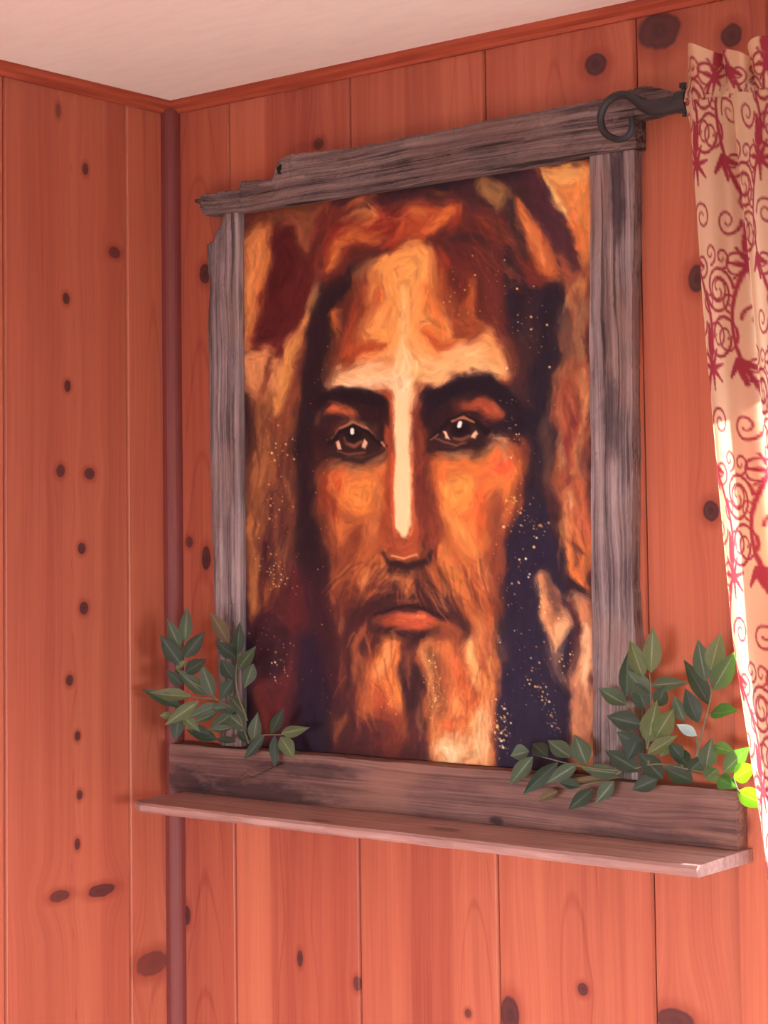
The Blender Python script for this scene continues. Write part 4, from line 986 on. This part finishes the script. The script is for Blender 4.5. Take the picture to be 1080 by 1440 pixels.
tr = Mq.nt.nodes.new('ShaderNodeBsdfTranslucent'); Mq.nt.links.new(vn.outputs[0], tr.inputs[0]); mx = Mq.nt.nodes.new('ShaderNodeMixShader'); mx.inputs[0].default_value = .55
Mq.nt.links.new(Mq.b.outputs[0], mx.inputs[1]); Mq.nt.links.new(tr.outputs[0], mx.inputs[2]); Mq.nt.links.new(mx.outputs[0], Mq.out.inputs[0])
CREAM, CRIM = np.array(lin((230, 198, 166))), np.array(lin((166, 66, 82)))
def cloth(name, pos, S_, T_):
    """grid of points -> mesh, the printed scrolls read at cloth coordinates (S_, T_)"""
    h, w_ = S_.shape; m_ = bpy.data.meshes.new(name); idx = np.arange(h * w_).reshape(h, w_)
    f_ = np.stack([idx[:-1, :-1], idx[1:, :-1], idx[1:, 1:], idx[:-1, 1:]], -1).reshape(-1, 4)
    m_.vertices.add(h * w_); m_.vertices.foreach_set('co', pos.astype(np.float32).ravel())
    m_.loops.add(f_.size); m_.loops.foreach_set('vertex_index', f_.astype(np.int32).ravel())
    m_.polygons.add(len(f_)); m_.polygons.foreach_set('loop_start', (np.arange(len(f_)) * 4).astype(np.int32)); m_.update(calc_edges=True)
    v_ = tile[(np.floor(T_ / TRES).astype(int)) % tile.shape[0], (np.floor(S_ / TRES).astype(int)) % tile.shape[1]][..., None]
    c_ = np.ones((h * w_, 4), np.float32); c_[:, :3] = (CREAM * (1 - v_) + CRIM * v_).reshape(-1, 3)
    a_ = m_.color_attributes.new('print', 'FLOAT_COLOR', 'POINT'); a_.data.foreach_set('color', c_.ravel())
    return link(name, m_, Mq.mat, smooth=True)
cur = tag(empty('curtain', (1.2, YR, .75)), 'cream curtain panel printed with crimson scrollwork, gathered on the rod', 'curtain')
NA, NT = 440, 900
A, T = np.meshgrid(np.linspace(0, 1, NA) ** 1.5, np.linspace(0, 1, NT))
zt, zb = ZR - .004, .76
Zc = zt + (zb - zt) * T
el = [(at(970, 150, YR).z, at(970, 150, YR).x), (at(977, 230, YR).z, at(977, 230, YR).x), (at(1000, 480, YR).z, at(1000, 480, YR).x), (at(1040, 900, YR).z, at(1040, 900, YR).x), (at(1078, 1150, YR).z, at(1078, 1150, YR).x), (.76, 1.10)]
el.sort(); XL = np.interp(Zc, [e[0] for e in el], [e[1] for e in el]); XRt = 1.42 + .06 * T
SA = A + .012 * np.sin(A * 31 + 2) + .01 * np.sin(A * 57 + T * 2)
ph_ = 2 * math.pi * 8.0 * SA + .5 * np.sin(T * 3 + A * 5)
amp_ = (.010 + .010 * np.minimum(1, T * 6)) * (.75 + .35 * np.sin(A * 17 + 1))
Yc = YR - .004 + amp_ * np.sin(ph_ + 2.6) + .004 * np.sin(ph_ * 2.3 + T * 4)
pin = np.exp(-(T / .02) ** 2); Yc = Yc * (1 - pin) + (YR - .0125 + .003 * np.sin(ph_ * 2)) * pin
Xc = XL + (XRt - XL) * A + .006 * np.sin(ph_ * 1.0 + .9) * np.minimum(1, T * 8)
child(cloth('panel', np.stack([Xc, Yc, Zc], -1), A * .92 + .02, (zt - Zc) * .98 + .03), cur)
NA2, NT2 = 420, 60
A, T = np.meshgrid(np.linspace(0, 1, NA2), np.linspace(0, 1, NT2))
ph_ = 2 * math.pi * 11 * (A + .01 * np.sin(A * 41)) + 1.0
zz_ = (ZR - .004) + T * (.052 + .008 * np.sin(A * 23 + .6) + .006 * np.sin(A * 61))
lean = .016 * np.sin(ph_) * T ** .8 + .008 * np.sin(ph_ * 1.7 + 2) * T
yy_ = YR - .0125 - .002 * np.sin(ph_ * 2) * (1 - T) + lean
xx_ = at(970, 150, YR).x + (1.42 - at(970, 150, YR).x) * A + .008 * np.cos(ph_) * T
child(cloth('ruffle', np.stack([xx_, yy_, zz_], -1), A * .92 + .05, .25 - T * .06), cur)
pa = np.linspace(0, 1, 25); A, T = np.meshgrid(np.linspace(0, 1, NA2), pa)          # pocket that wraps the rod
ang_ = T * 2 * math.pi; rr = .0122 + .0012 * np.sin(2 * math.pi * 19 * A)
child(cloth('rod_pocket', np.stack([at(970, 150, YR).x + (1.42 - at(970, 150, YR).x) * A, YR - rr * np.cos(ang_), ZR + rr * np.sin(ang_)], -1), A * .92 + .05, T * .07), cur)
